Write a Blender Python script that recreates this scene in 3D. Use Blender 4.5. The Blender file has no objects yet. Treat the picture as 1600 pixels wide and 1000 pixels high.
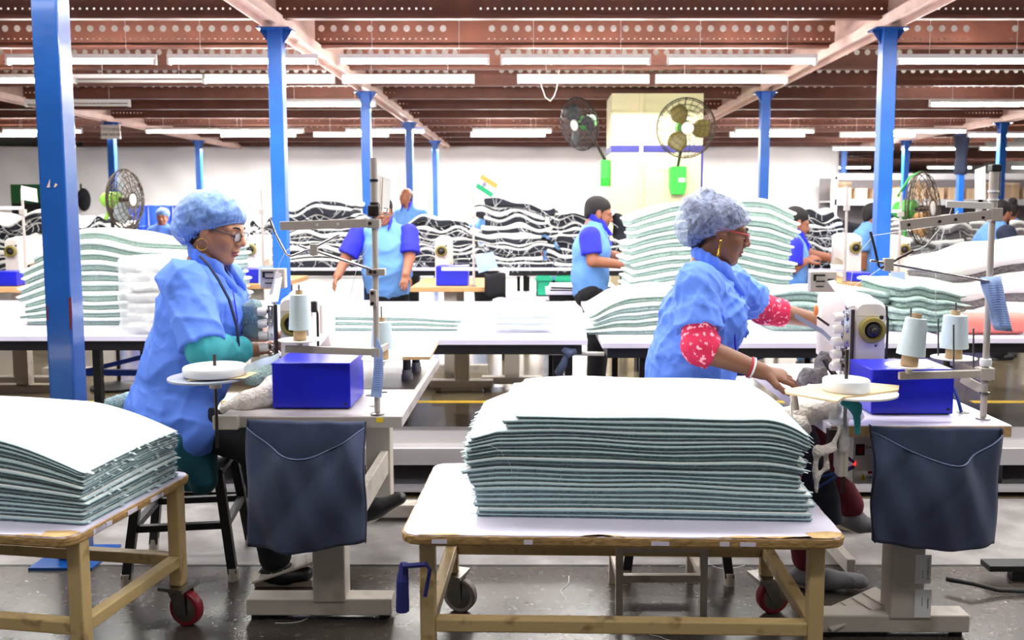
import bpy, math, random
import numpy as np
from mathutils import Vector, Matrix

# ------------------------------------------------------------------ camera, world, lights, exposure
SC = bpy.context.scene
COL = SC.collection
H, PITCH, F, CX, CY = 1.46, math.radians(5.14), 1400.0, 835.0, 455.0
cd = bpy.data.cameras.new('camera')
cam = bpy.data.objects.new('camera', cd); COL.objects.link(cam)
cam.location = (0, 0, H); cam.rotation_euler = (math.pi/2 - PITCH, 0, 0)
cd.sensor_width = 36.0; cd.lens = F/1600*36
cd.shift_x = -(CX-800)/1600; cd.shift_y = -(500-CY)/1600
cd.clip_start = .05; cd.clip_end = 200
cd.dof.use_dof = True; cd.dof.focus_distance = 3.2; cd.dof.aperture_fstop = 4.0
SC.camera = cam

wd = bpy.data.worlds.new('world'); SC.world = wd; wd.use_nodes = True
wd.node_tree.nodes['Background'].inputs[0].default_value = (.93, .95, 1, 1)
wd.node_tree.nodes['Background'].inputs[1].default_value = .16
SC.view_settings.view_transform = 'Standard'; SC.view_settings.look = 'None'
SC.view_settings.exposure = 0.0; SC.view_settings.gamma = 1.0
SC.view_settings.use_curve_mapping = False

def light_bank(name, x, y, z, sx, sy, power, col=(1, .985, .96)):
    l = bpy.data.lights.new(name, 'AREA'); l.shape = 'RECTANGLE'; l.size = sx; l.size_y = sy
    l.energy = power; l.color = col
    o = bpy.data.objects.new(name, l); COL.objects.link(o); o.location = (x, y, z)
    return o
# rows of tube lamps that hang over the work floor (the nearest ones are above the frame), plus an added rear fill row
for i, (y, p) in enumerate(((1.5, 22), (3.3, 46), (4.75, 48), (5.8, 46))):
    for j, x in enumerate((-3.6, -1.2, 1.2, 3.6)):
        light_bank('lamp_and_fill_light', x, y, 2.74, 1.9, .12, p)
for y, p in ((7.5, 16), (8.45, 16), (10.5, 30), (13.9, 130), (14.7, 130), (17.3, 260)):  # rearmost row is added fill that brightens the tarpaulin
    for x in (-6.5, -3.6, -1.2, 1.2, 3.6, 6.5):
        light_bank('lamp_and_fill_light', x, y, 2.62, 1.9, .1, p * (1 if abs(x) < 5 else .7))

# ------------------------------------------------------------------ helpers
R = math.radians
rnd = random.Random(7)
cp, sp = math.cos(PITCH), math.sin(PITCH)
def at(px, py, Y):
    u, v = (px-CX)/F, (py-CY)/F
    dy, dz = cp - v*sp, -sp - v*cp
    t = Y/dy
    return Vector((u*t, Y, H + dz*t))
def onz(px, py, z):
    u, v = (px-CX)/F, (py-CY)/F
    dy, dz = cp - v*sp, -sp - v*cp
    t = (z-H)/dz
    return Vector((u*t, dy*t, z))
def lin(c):
    c /= 255.0
    return c/12.92 if c <= .04045 else ((c+.055)/1.055)**2.4
def rgb(r, g, b): return (lin(r), lin(g), lin(b), 1)

M = {}
def mat(name, col, rough=.5, metal=0., var=0., vscale=8., bump=0., bscale=60., emit=0., alpha=1., trans=0., col2=None, c2pos=(.45, .6), stretch=None, spec=None, sheen=0., coat=0., sss=0., detail=3.):
    m = bpy.data.materials.new(name); m.use_nodes = True; nt = m.node_tree; N = nt.nodes; L = nt.links
    b = N['Principled BSDF']; c = rgb(*col)
    b.inputs['Base Color'].default_value = c; b.inputs['Roughness'].default_value = rough; b.inputs['Metallic'].default_value = metal
    if spec is not None: b.inputs['Specular IOR Level'].default_value = spec
    if sheen: b.inputs['Sheen Weight'].default_value = sheen
    if coat: b.inputs['Coat Weight'].default_value = coat; b.inputs['Coat Roughness'].default_value = .08
    if sss: b.inputs['Subsurface Weight'].default_value = sss; b.inputs['Subsurface Radius'].default_value = (.012, .005, .003)
    if emit: b.inputs['Emission Color'].default_value = c; b.inputs['Emission Strength'].default_value = emit
    if alpha < 1: b.inputs['Alpha'].default_value = alpha
    if trans: b.inputs['Transmission Weight'].default_value = trans
    tc = None
    if var or bump or col2:
        tc = N.new('ShaderNodeTexCoord'); mp = N.new('ShaderNodeMapping'); L.new(tc.outputs['Object'], mp.inputs[0])
        if stretch: mp.inputs['Scale'].default_value = stretch
    if var or col2:
        n = N.new('ShaderNodeTexNoise'); n.inputs['Scale'].default_value = vscale; n.inputs['Detail'].default_value = detail
        L.new(mp.outputs[0], n.inputs['Vector'])
        r = N.new('ShaderNodeValToRGB'); L.new(n.outputs['Fac'], r.inputs[0]); L.new(r.outputs[0], b.inputs['Base Color'])
        if col2:
            r.color_ramp.elements[0].position, r.color_ramp.elements[1].position = c2pos
            r.color_ramp.elements[0].color = c; r.color_ramp.elements[1].color = rgb(*col2)
        else:
            r.color_ramp.elements[0].position, r.color_ramp.elements[1].position = .3, .7
            r.color_ramp.elements[0].color = tuple(x*(1-var) for x in c[:3])+(1,)
            r.color_ramp.elements[1].color = tuple(min(1, x*(1+var)) for x in c[:3])+(1,)
    if bump:
        n2 = N.new('ShaderNodeTexNoise'); n2.inputs['Scale'].default_value = bscale; n2.inputs['Detail'].default_value = 4
        L.new(mp.outputs[0], n2.inputs['Vector'])
        bp = N.new('ShaderNodeBump'); bp.inputs['Strength'].default_value = bump; bp.inputs['Distance'].default_value = .01
        L.new(n2.outputs['Fac'], bp.inputs['Height']); L.new(bp.outputs[0], b.inputs['Normal'])
    M[name] = m
    return m

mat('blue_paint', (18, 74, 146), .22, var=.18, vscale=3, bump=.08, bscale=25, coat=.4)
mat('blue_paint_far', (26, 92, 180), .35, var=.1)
mat('rust_beam', (104, 58, 43), .55, var=.2, vscale=5, bump=.05, bscale=40)
mat('girder', (214, 182, 170), .5, var=.12, vscale=6)
mat('deck', (225, 220, 215), .8)
mat('curtain', (238, 234, 232), .85, var=.04, vscale=1.2)
mat('cream_wall', (240, 224, 184), .8, var=.04, vscale=3)
mat('band_blue', (62, 62, 140), .7)
mat('laminate', (226, 220, 238), .28, var=.05, vscale=4, coat=.2)
mat('ply_edge', (176, 140, 88), .7, var=.3, vscale=40, bump=.3, bscale=90, stretch=(1, 1, 6))
mat('chip_wood', (198, 164, 112), .8, var=.25, vscale=30, bump=.3)
mat('cream_paint', (196, 170, 118), .4, col2=(120, 92, 58), c2pos=(.58, .75), vscale=14, bump=.08)
mat('steel', (150, 146, 142), .35, 1., var=.1, vscale=20)
mat('chrome', (196, 192, 196), .16, 1.)
mat('dark_steel', (74, 66, 64), .4, .9)
mat('machine', (224, 216, 206), .35, var=.04, vscale=12)
mat('machine_old', (196, 186, 174), .45, col2=(150, 134, 120), c2pos=(.6, .8), vscale=9)
mat('stand_grey', (178, 168, 160), .42, .0, var=.05)
mat('pedestal', (190, 182, 170), .5, col2=(140, 128, 114), c2pos=(.55, .8), vscale=7, bump=.05)
mat('olive', (128, 116, 52), .4)
mat('black', (20, 19, 22), .45)
mat('black_frame', (24, 22, 26), .35, var=.2)
mat('rubber', (40, 38, 40), .7)
mat('grey_wheel', (150, 140, 134), .6, var=.15, vscale=20)
mat('red_wheel', (134, 26, 40), .4)
mat('blue_box', (22, 30, 192), .3, var=.06, vscale=5)
mat('denim', (66, 76, 104), .9, var=.22, vscale=5, bump=.1, bscale=260, sheen=.1)
mat('denim_dark', (38, 44, 66), .85, var=.2, vscale=5, bump=.2, bscale=180)
mat('thread_white', (198, 214, 220), .7, bump=.25, bscale=30, stretch=(1, 1, 14))
mat('cotton_white', (232, 234, 238), .8)
mat('card', (214, 190, 150), .75, var=.06)
mat('card_grey', (150, 156, 172), .7, var=.1)
mat('paper_cone', (176, 146, 110), .7)
mat('disc_white', (232, 228, 220), .4)
mat('paper_blue', (160, 186, 236), .75)
mat('ink_blue', (84, 104, 180), .8)
mat('paper_white', (240, 236, 232), .7)
mat('backing', (236, 236, 232), .9, var=.03, vscale=6, bump=.05, bscale=300)
mat('backing_edge', (214, 226, 228), .9, var=.04, vscale=30)
mat('pile_teal', (136, 166, 170), .95, var=.4, vscale=160, bump=1., bscale=200, sheen=.3, detail=2.)
mat('pile_pale', (160, 186, 176), .95, var=.25, vscale=110, bump=1., bscale=160, sheen=.3)
mat('pile_dark', (34, 36, 46), .95, var=.5, vscale=120, bump=.8, bscale=120)
mat('pile_grey', (120, 114, 116), .95, var=.35, vscale=60, bump=.8, bscale=120)
mat('fleece_white', (226, 216, 206), .95, var=.15, vscale=80, bump=1., bscale=110, sheen=.4)
mat('fringe', (206, 222, 224), .9)
mat('shirt', (88, 130, 228), .75, var=.05, vscale=5, bump=.6, bscale=11, stretch=(1, 1, .6), detail=2.)
mat('shirt_pale', (104, 156, 226), .8, var=.05, vscale=5)
mat('royal', (40, 44, 206), .8, var=.08)
mat('teal_cloth', (42, 140, 148), .8, var=.12, vscale=10)
mat('teal_dark', (14, 86, 100), .8, var=.15, vscale=8)
mat('red_print', (196, 22, 74), .8, col2=(246, 170, 190), c2pos=(.57, .62), vscale=55, detail=4)
mat('dark_red', (96, 14, 34), .85, var=.2)
mat('black_cloth', (16, 16, 22), .9, var=.2)
mat('skin', (178, 124, 92), .5, var=.06, vscale=9, sss=.08)
mat('skin_dark', (128, 84, 60), .48, var=.07, vscale=9, sss=.06)
mat('skin_far', (158, 100, 74), .55)
mat('lips', (150, 70, 70), .45)
mat('lips_dark', (112, 62, 56), .45)
mat('hair', (24, 18, 18), .75, var=.3, vscale=30, stretch=(1, 1, 8))
mat('hair_grey', (96, 86, 82), .7)
mat('beard', (40, 30, 28), .9)
mat('gold', (226, 172, 62), .25, 1.)
mat('white_eye', (228, 222, 216), .3)
mat('plastic_red', (170, 30, 44), .3)
mat('frame_dark', (50, 40, 48), .3)
mat('orange', (240, 130, 60), .5)
mat('green_fan', (66, 176, 66), .35)
mat('lime_fan', (150, 208, 74), .35)
mat('green_box', (58, 200, 70), .45)
mat('green_bin', (30, 160, 120), .5)
mat('green_board', (30, 92, 44), .7)
mat('cage', (84, 72, 60), .5, .3)
mat('cage_dark', (74, 74, 76), .5, .4)
mat('bin_blue', (40, 84, 200), .5)
mat('saffron', (245, 150, 70), .7)
mat('flag_green', (24, 150, 96), .7)
mat('navy', (30, 34, 110), .7)
mat('pink_yarn', (216, 122, 112), .8, bump=.4, bscale=24, stretch=(10, 1, 1))
mat('cyan', (90, 190, 220), .5)
mat('yellow_line', (232, 190, 20), .6, var=.1, vscale=8)
mat('wood', (196, 150, 96), .6, var=.15, vscale=12, stretch=(1, 6, 1))
mat('cable_blue', (34, 70, 150), .4)
mat('cable', (206, 200, 196), .5)
mat('carton', (196, 166, 136), .8, var=.08)
mat('yellow', (240, 206, 40), .5)
mat('red_led', (255, 40, 30), .4, emit=3.)
mat('red_dark', (130, 10, 14), .3)
mat('sticker', (226, 224, 226), .5)
mat('sole', (206, 198, 180), .6)
mat('shoe_grey', (110, 108, 112), .8, bump=.3, bscale=200)
mat('tube', (255, 253, 248), .4, emit=105.)
mat('tube_off', (206, 204, 200), .3)
mat('lamp_body', (222, 218, 214), .45)
mat('platform', (138, 134, 134), .55, var=.1, vscale=3, bump=.03)
mat('platform_edge', (172, 168, 170), .4)
mat('towel_grey', (150, 160, 160), .9, var=.3, vscale=90, bump=.8, bscale=150)

def glassy(name, col, alpha, rough=.25, bump=0., bscale=20):
    m = mat(name, col, rough, bump=bump, bscale=bscale)
    nt = m.node_tree; b = nt.nodes['Principled BSDF']; b.inputs['Alpha'].default_value = alpha
    return m
glassy('plastic_film', (236, 238, 242), .42, .18, .6, 14)
glassy('lens', (215, 225, 235), .22, .05)
def netmat(name, col, a0, a1, scale):
    m = mat(name, col, .5, bump=1., bscale=38, stretch=(1, 1, .5)); nt = m.node_tree; N = nt.nodes; L = nt.links
    b = N['Principled BSDF']; b.inputs['Sheen Weight'].default_value = .3
    tc = N.new('ShaderNodeTexCoord'); n = N.new('ShaderNodeTexNoise'); n.inputs['Scale'].default_value = scale
    n.inputs['Detail'].default_value = 5; n.inputs['Distortion'].default_value = 1.2
    mr = N.new('ShaderNodeMapRange'); mr.inputs[1].default_value = .35; mr.inputs[2].default_value = .65
    mr.inputs[3].default_value = a0; mr.inputs[4].default_value = a1
    L.new(tc.outputs['Object'], n.inputs['Vector']); L.new(n.outputs['Fac'], mr.inputs[0]); L.new(mr.outputs[0], b.inputs['Alpha'])
netmat('hairnet_blue', (112, 150, 218), .55, .95, 26)
netmat('hairnet_grey', (150, 162, 196), .3, .8, 42)

# floor material: polished stone slabs, worn dark tracks, dust
m = mat('floor', (112, 106, 102), .24, bump=.03, bscale=14); nt = m.node_tree; N = nt.nodes; L = nt.links; b = N['Principled BSDF']
tc = N.new('ShaderNodeTexCoord'); n = N.new('ShaderNodeTexNoise'); n.inputs['Scale'].default_value = 1.4; n.inputs['Detail'].default_value = 8
r = N.new('ShaderNodeValToRGB'); L.new(tc.outputs['Object'], n.inputs['Vector']); L.new(n.outputs['Fac'], r.inputs[0])
r.color_ramp.elements[0].position = .3; r.color_ramp.elements[0].color = rgb(44, 39, 35)
r.color_ramp.elements[1].position = .7; r.color_ramp.elements[1].color = rgb(84, 77, 71)
n2 = N.new('ShaderNodeTexNoise'); n2.inputs['Scale'].default_value = 30; n2.inputs['Detail'].default_value = 6
L.new(tc.outputs['Object'], n2.inputs['Vector'])
r2 = N.new('ShaderNodeValToRGB'); L.new(n2.outputs['Fac'], r2.inputs[0])
r2.color_ramp.elements[0].position = .58; r2.color_ramp.elements[0].color = (0, 0, 0, 1); r2.color_ramp.elements[1].position = .72; r2.color_ramp.elements[1].color = (.22, .22, .22, 1)
mx = N.new('ShaderNodeMixRGB'); L.new(r2.outputs[0], mx.inputs[0]); L.new(r.outputs[0], mx.inputs[1]); mx.inputs[2].default_value = rgb(150, 144, 140)
L.new(mx.outputs[0], b.inputs['Base Color'])
mr = N.new('ShaderNodeMapRange'); L.new(n.outputs['Fac'], mr.inputs[0]); mr.inputs[3].default_value = .14; mr.inputs[4].default_value = .36
L.new(mr.outputs[0], b.inputs['Roughness'])

WO = {}            # world origin of every object that parents others
def tag(o, label=None, cat=None, group=None, kind=None):
    if label: o['label'] = label
    if cat: o['category'] = cat
    if group: o['group'] = group
    if kind: o['kind'] = kind
    return o
def thing(name, loc, label, cat, group=None, kind=None):
    o = bpy.data.objects.new(name, None); COL.objects.link(o); o.location = loc; o.empty_display_size = .1
    WO[o.name] = Vector(loc)
    return tag(o, label, cat, group, kind)
def link_mesh(name, me, parent=None, origin=None):
    o = bpy.data.objects.new(name, me); COL.objects.link(o)
    if parent is not None:
        o.parent = parent; WO[o.name] = WO[parent.name]
    elif origin is not None:
        o.location = origin; WO[o.name] = Vector(origin)
    return o
ORD = 'first second third fourth fifth sixth seventh eighth ninth tenth eleventh twelfth thirteenth fourteenth fifteenth sixteenth seventeenth eighteenth nineteenth twentieth twenty-first twenty-second twenty-third twenty-fourth twenty-fifth twenty-sixth'.split()
def copy_tree(o, loc, label=None, group=None, parent=None):
    c = o.copy(); COL.objects.link(c)
    if parent is not None: c.parent = parent
    else: c.location = loc; WO[c.name] = Vector(loc)
    if label: c['label'] = label
    if group: c['group'] = group
    for ch in list(o.children): copy_tree(ch, None, parent=c)
    return c

class MB:
    def __init__(s): s.v = []; s.f = []; s.mi = []; s.T = None; s.cur = 0
    def _v(s, p):
        s.v.append(tuple(s.T @ Vector(p)) if s.T is not None else tuple(p)); return len(s.v)-1
    def face(s, *i): s.f.append(i); s.mi.append(s.cur)
    def box(s, x0, x1, y0, y1, z0, z1, rot=0, piv=None):
        P = [(x0, y0, z0), (x1, y0, z0), (x1, y1, z0), (x0, y1, z0), (x0, y0, z1), (x1, y0, z1), (x1, y1, z1), (x0, y1, z1)]
        if rot:
            cx, cy = piv or ((x0+x1)/2, (y0+y1)/2); c, d = math.cos(rot), math.sin(rot)
            P = [(cx+(x-cx)*c-(y-cy)*d, cy+(x-cx)*d+(y-cy)*c, z) for x, y, z in P]
        i = [s._v(p) for p in P]
        for q in ((0, 3, 2, 1), (4, 5, 6, 7), (0, 1, 5, 4), (1, 2, 6, 5), (2, 3, 7, 6), (3, 0, 4, 7)): s.face(*[i[k] for k in q])
        return s
    def bar(s, a, b, w, h, up=(0, 0, 1)):
        a, b = Vector(a), Vector(b); d = (b-a).normalized(); u = Vector(up)
        if abs(d.dot(u)) > .98: u = Vector((0, 1, 0))
        e = d.cross(u).normalized(); u = e.cross(d).normalized()
        i = [s._v(p + e*(x*w/2) + u*(z*h/2)) for p in (a, b) for x, z in ((-1, -1), (1, -1), (1, 1), (-1, 1))]
        for q in ((0, 1, 2, 3), (7, 6, 5, 4), (0, 4, 5, 1), (1, 5, 6, 2), (2, 6, 7, 3), (3, 7, 4, 0)): s.face(*[i[k] for k in q])
        return s
    def tube(s, pts, r, n=8, caps=True):
        pts = [Vector(p) for p in pts]; rs = r if isinstance(r, (list, tuple)) else [r]*len(pts)
        rings = []; prev = None
        for k, p in enumerate(pts):
            d = (pts[min(k+1, len(pts)-1)] - pts[max(k-1, 0)]).normalized()
            if prev is None:
                e = d.orthogonal().normalized()
            else:
                e = (prev - d*prev.dot(d)); e = e.normalized() if e.length > 1e-6 else d.orthogonal().normalized()
            prev = e; g = d.cross(e)
            rings.append([s._v(p + (e*math.cos(2*math.pi*j/n) + g*math.sin(2*math.pi*j/n))*rs[k]) for j in range(n)])
        for A, B in zip(rings, rings[1:]):
            for j in range(n): s.face(A[j], A[(j+1) % n], B[(j+1) % n], B[j])
        if caps: s.face(*rings[0][::-1]); s.face(*rings[-1])
        return s
    def cyl(s, a, b, r, r2=None, n=16): return s.tube([a, b], [r, r if r2 is None else r2], n)
    def lathe(s, prof, c=(0, 0, 0), axis=(0, 0, 1), n=24, caps=True):
        ax = Vector(axis).normalized(); e = ax.orthogonal().normalized(); g = ax.cross(e); c = Vector(c)
        rings = [[s._v(c + ax*z + (e*math.cos(2*math.pi*j/n)+g*math.sin(2*math.pi*j/n))*r) for j in range(n)] for r, z in prof]
        for A, B in zip(rings, rings[1:]):
            for j in range(n): s.face(A[j], A[(j+1) % n], B[(j+1) % n], B[j])
        if caps: s.face(*rings[0][::-1]); s.face(*rings[-1])
        return s
    def prism(s, poly, z0, z1):
        a = [s._v((x, y, z0)) for x, y in poly]; b = [s._v((x, y, z1)) for x, y in poly]; n = len(poly)
        s.face(*a[::-1]); s.face(*b)
        for j in range(n): s.face(a[j], a[(j+1) % n], b[(j+1) % n], b[j])
        return s
    def plate(s, pts, t, nrm):
        nv = Vector(nrm).normalized()*t; a = [s._v(Vector(p)) for p in pts]; b = [s._v(Vector(p)+nv) for p in pts]; n = len(pts)
        s.face(*a); s.face(*b[::-1])
        for j in range(n): s.face(a[(j+1) % n], a[j], b[j], b[(j+1) % n])
        return s
    def ell(s, c, r, n=12, m=8, T=None):
        old = s.T
        prof = [(math.sin(math.pi*k/m), -math.cos(math.pi*k/m)) for k in range(1, m)]
        c = Vector(c)
        def pt(x, y, z):
            v = Vector((x*r[0], y*r[1], z*r[2]))
            return c + (T @ v if T is not None else v)
        rings = [[s._v(pt(q*math.cos(2*math.pi*j/n), q*math.sin(2*math.pi*j/n), z)) for j in range(n)] for q, z in prof]
        for A, B in zip(rings, rings[1:]):
            for j in range(n): s.face(A[j], A[(j+1) % n], B[(j+1) % n], B[j])
        a = s._v(pt(0, 0, -1)); b = s._v(pt(0, 0, 1))
        for j in range(n): s.face(a, rings[0][(j+1) % n], rings[0][j]); s.face(b, rings[-1][j], rings[-1][(j+1) % n])
        return s
    def grid(s, P, nx, ny):       # P(i,j) -> point ; open sheet
        I = [[s._v(P(i, j)) for j in range(ny)] for i in range(nx)]
        for i in range(nx-1):
            for j in range(ny-1): s.face(I[i][j], I[i+1][j], I[i+1][j+1], I[i][j+1])
        return s
    def sheet(s, P, nx, ny, t):   # thick sheet; P(i,j)->point ; thickness vector t
        t = Vector(t); A = [[s._v(P(i, j)) for j in range(ny)] for i in range(nx)]; B = [[s._v(Vector(P(i, j))+t) for j in range(ny)] for i in range(nx)]
        for i in range(nx-1):
            for j in range(ny-1):
                s.face(A[i][j], A[i][j+1], A[i+1][j+1], A[i+1][j]); s.face(B[i][j], B[i+1][j], B[i+1][j+1], B[i][j+1])
        for i in range(nx-1):
            s.face(A[i][0], A[i+1][0], B[i+1][0], B[i][0]); s.face(A[i+1][-1], A[i][-1], B[i][-1], B[i+1][-1])
        for j in range(ny-1):
            s.face(A[0][j+1], A[0][j], B[0][j], B[0][j+1]); s.face(A[-1][j], A[-1][j+1], B[-1][j+1], B[-1][j])
        return s
    def raw(s, v, f):
        o = len(s.v); s.v.extend(map(tuple, v)); s.f.extend([tuple(int(k)+o for k in q) for q in f]); s.mi.extend([s.cur]*len(f)); return s
    def build(s, name, m, parent=None, smooth=False, bevel=0., origin=None, fix=True):
        me = bpy.data.meshes.new(name)
        if parent is not None: o0 = WO[parent.name]
        elif origin is not None: o0 = Vector(origin)
        else:
            a = np.array(s.v); lo, hi = a.min(0), a.max(0); o0 = Vector(((lo[0]+hi[0])/2, (lo[1]+hi[1])/2, lo[2]))
        me.from_pydata([(x-o0[0], y-o0[1], z-o0[2]) for x, y, z in s.v], [], s.f)
        for k in (m if isinstance(m, (list, tuple)) else [m]): me.materials.append(M[k])
        if any(s.mi): me.polygons.foreach_set('material_index', s.mi)
        if fix:
            import bmesh
            bm = bmesh.new(); bm.from_mesh(me); bmesh.ops.recalc_face_normals(bm, faces=bm.faces); bm.to_mesh(me); bm.free()
        if smooth:
            me.shade_smooth()
            if smooth == 'auto': me.set_sharp_from_angle(angle=R(38))
        me.update()
        o = link_mesh(name, me, parent, None if parent is not None else o0)
        if bevel:
            bv = o.modifiers.new('bevel', 'BEVEL'); bv.width = bevel; bv.segments = 2; bv.limit_method = 'ANGLE'; bv.angle_limit = R(40)
        return o

# signed distance field -> one continuous quad surface (surface nets)
class SDF:
    def __init__(s, lo, hi, vox):
        s.lo = np.array(lo, np.float32); s.h = vox
        s.n = np.ceil((np.array(hi)-s.lo)/vox).astype(int)+1
        s.D = np.full(s.n, 1., np.float32)
        s.ax = [(s.lo[k]+np.arange(s.n[k])*vox).astype(np.float32) for k in range(3)]
    def reg(s, lo, hi, k):
        mg = k+3*s.h
        sl = []
        for a in range(3):
            i0 = int(max(0, np.floor((lo[a]-mg-s.lo[a])/s.h))); i1 = int(min(s.n[a], np.ceil((hi[a]+mg-s.lo[a])/s.h)+1))
            if i1 <= i0: return None
            sl.append(slice(i0, i1))
        g = np.meshgrid(*[s.ax[a][sl[a]] for a in range(3)], indexing='ij', sparse=True)
        return tuple(sl), g
    def _join(s, sl, d, k, op):
        a = s.D[sl]
        if op == 'sub':
            d = -d; hh = np.maximum(k-np.abs(a-d), 0)/max(k, 1e-6); s.D[sl] = np.maximum(a, d)+hh*hh*k*.25
        else:
            hh = np.maximum(k-np.abs(a-d), 0)/max(k, 1e-6); s.D[sl] = np.minimum(a, d)-hh*hh*k*.25
    def ell(s, c, r, rot=None, k=.02, op='add'):
        m = max(r); q = s.reg([x-m for x in c], [x+m for x in c], k)
        if q is None: return s
        sl, g = q; p = [g[a]-c[a] for a in range(3)]
        if rot is not None:
            rt = np.array(rot.transposed()); p = [rt[a][0]*p[0]+rt[a][1]*p[1]+rt[a][2]*p[2] for a in range(3)]
        k0 = np.sqrt(sum((p[a]/r[a])**2 for a in range(3))); k1 = np.sqrt(sum((p[a]/(r[a]*r[a]))**2 for a in range(3)))
        s._join(sl, k0*(k0-1)/np.maximum(k1, 1e-6), k, op); return s
    def ball(s, c, r, k=.02, op='add'): return s.ell(c, (r, r, r), None, k, op)
    def cap(s, a, b, ra, rb, k=.02, op='add', sq=None):
        a = np.array(a, float); b = np.array(b, float); m = max(ra, rb)*(sq[1] if sq else 1)
        q = s.reg(np.minimum(a, b)-m, np.maximum(a, b)+m, k)
        if q is None: return s
        sl, g = q; p = [g[i]-a[i] for i in range(3)]; d = b-a; f = 1.
        if sq:
            n = np.array(sq[0], float); n /= np.linalg.norm(n); w = 1/sq[1]-1
            pn = p[0]*n[0]+p[1]*n[1]+p[2]*n[2]; p = [p[i]+pn*n[i]*w for i in range(3)]; d = d+d.dot(n)*n*w
        t = np.clip((p[0]*d[0]+p[1]*d[1]+p[2]*d[2])/max(d.dot(d), 1e-9), 0, 1)
        dd = np.sqrt(sum((p[i]-d[i]*t)**2 for i in range(3)))-(ra+(rb-ra)*t)
        s._join(sl, dd, k, op); return s
    def box(s, c, h, rot=None, rad=.005, k=.005, op='add'):
        m = math.sqrt(sum(x*x for x in h)); q = s.reg([x-m for x in c], [x+m for x in c], k)
        if q is None: return s
        sl, g = q; p = [g[a]-c[a] for a in range(3)]
        if rot is not None:
            rt = np.array(rot.transposed()); p = [rt[a][0]*p[0]+rt[a][1]*p[1]+rt[a][2]*p[2] for a in range(3)]
        qd = [np.abs(p[a])-(h[a]-rad) for a in range(3)]
        d = np.sqrt(sum(np.maximum(x, 0)**2 for x in qd))+np.minimum(np.maximum(np.maximum(qd[0], qd[1]), qd[2]), 0)-rad
        s._join(sl, d, k, op); return s
    def plane(s, p, n, k=.004):      # keep the side the normal points away from
        n = np.array(n, float); n /= np.linalg.norm(n); g = np.meshgrid(*s.ax, indexing='ij', sparse=True)
        d = sum((g[i]-p[i])*n[i] for i in range(3)); a = s.D; hh = np.maximum(k-np.abs(a-d), 0)/k
        s.D = np.maximum(a, d)+hh*hh*k*.25; return s
    def merge(s, o, k=.01):
        hh = np.maximum(k-np.abs(s.D-o.D), 0)/k; s.D = np.minimum(s.D, o.D)-hh*hh*k*.25; return s
    def disp(s, fn, band=.03):
        i = np.nonzero(np.abs(s.D) < band); p = [s.ax[a][i[a]] for a in range(3)]
        s.D[i] += fn(*p).astype(np.float32); return s
    def mesh(s):
        D, n = s.D, s.n; S = D < 0
        c = [(x, y, z) for x in (0, 1) for y in (0, 1) for z in (0, 1)]
        sh = lambda A, o: A[o[0]:n[0]-1+o[0], o[1]:n[1]-1+o[1], o[2]:n[2]-1+o[2]]
        cnt = sum(sh(S, o).astype(np.int8) for o in c); mk = (cnt > 0) & (cnt < 8)
        ii = np.nonzero(mk); N = len(ii[0]); vid = np.full(mk.shape, -1, np.int64); vid[ii] = np.arange(N)
        cv = {o: D[ii[0]+o[0], ii[1]+o[1], ii[2]+o[2]] for o in c}
        acc = np.zeros((N, 3)); w = np.zeros(N)
        for o in c:
            for a in range(3):
                if o[a] == 0:
                    q = list(o); q[a] = 1; q = tuple(q); d0, d1 = cv[o], cv[q]; x = (d0 < 0) != (d1 < 0)
                    t = np.where(x, d0/np.where(d0 == d1, 1, d0-d1), 0)
                    p = np.tile(np.array(o, float), (N, 1)); p[:, a] = t
                    acc += p*x[:, None]; w += x
        v = (np.stack(ii, 1)+acc/w[:, None])*s.h+s.lo
        F = []
        for a in range(3):
            b, e = (a+1) % 3, (a+2) % 3
            s0 = [slice(1, n[k]-1) for k in range(3)]; s1 = list(s0); s0[a] = slice(0, n[a]-1); s1[a] = slice(1, n[a])
            A, B = S[tuple(s0)], S[tuple(s1)]; x = np.nonzero(A != B); fl = A[x]
            P = [x[k]+(0 if k == a else 1) for k in range(3)]
            def cell(db, de):
                Q = [P[0].copy(), P[1].copy(), P[2].copy()]; Q[b] -= db; Q[e] -= de
                return vid[Q[0], Q[1], Q[2]]
            q = np.stack([cell(0, 0), cell(1, 0), cell(1, 1), cell(0, 1)], 1)
            q[~fl] = q[~fl][:, ::-1]; F.append(q)
        F = np.concatenate(F); F = F[(F >= 0).all(1)]
        return v, F

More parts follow.
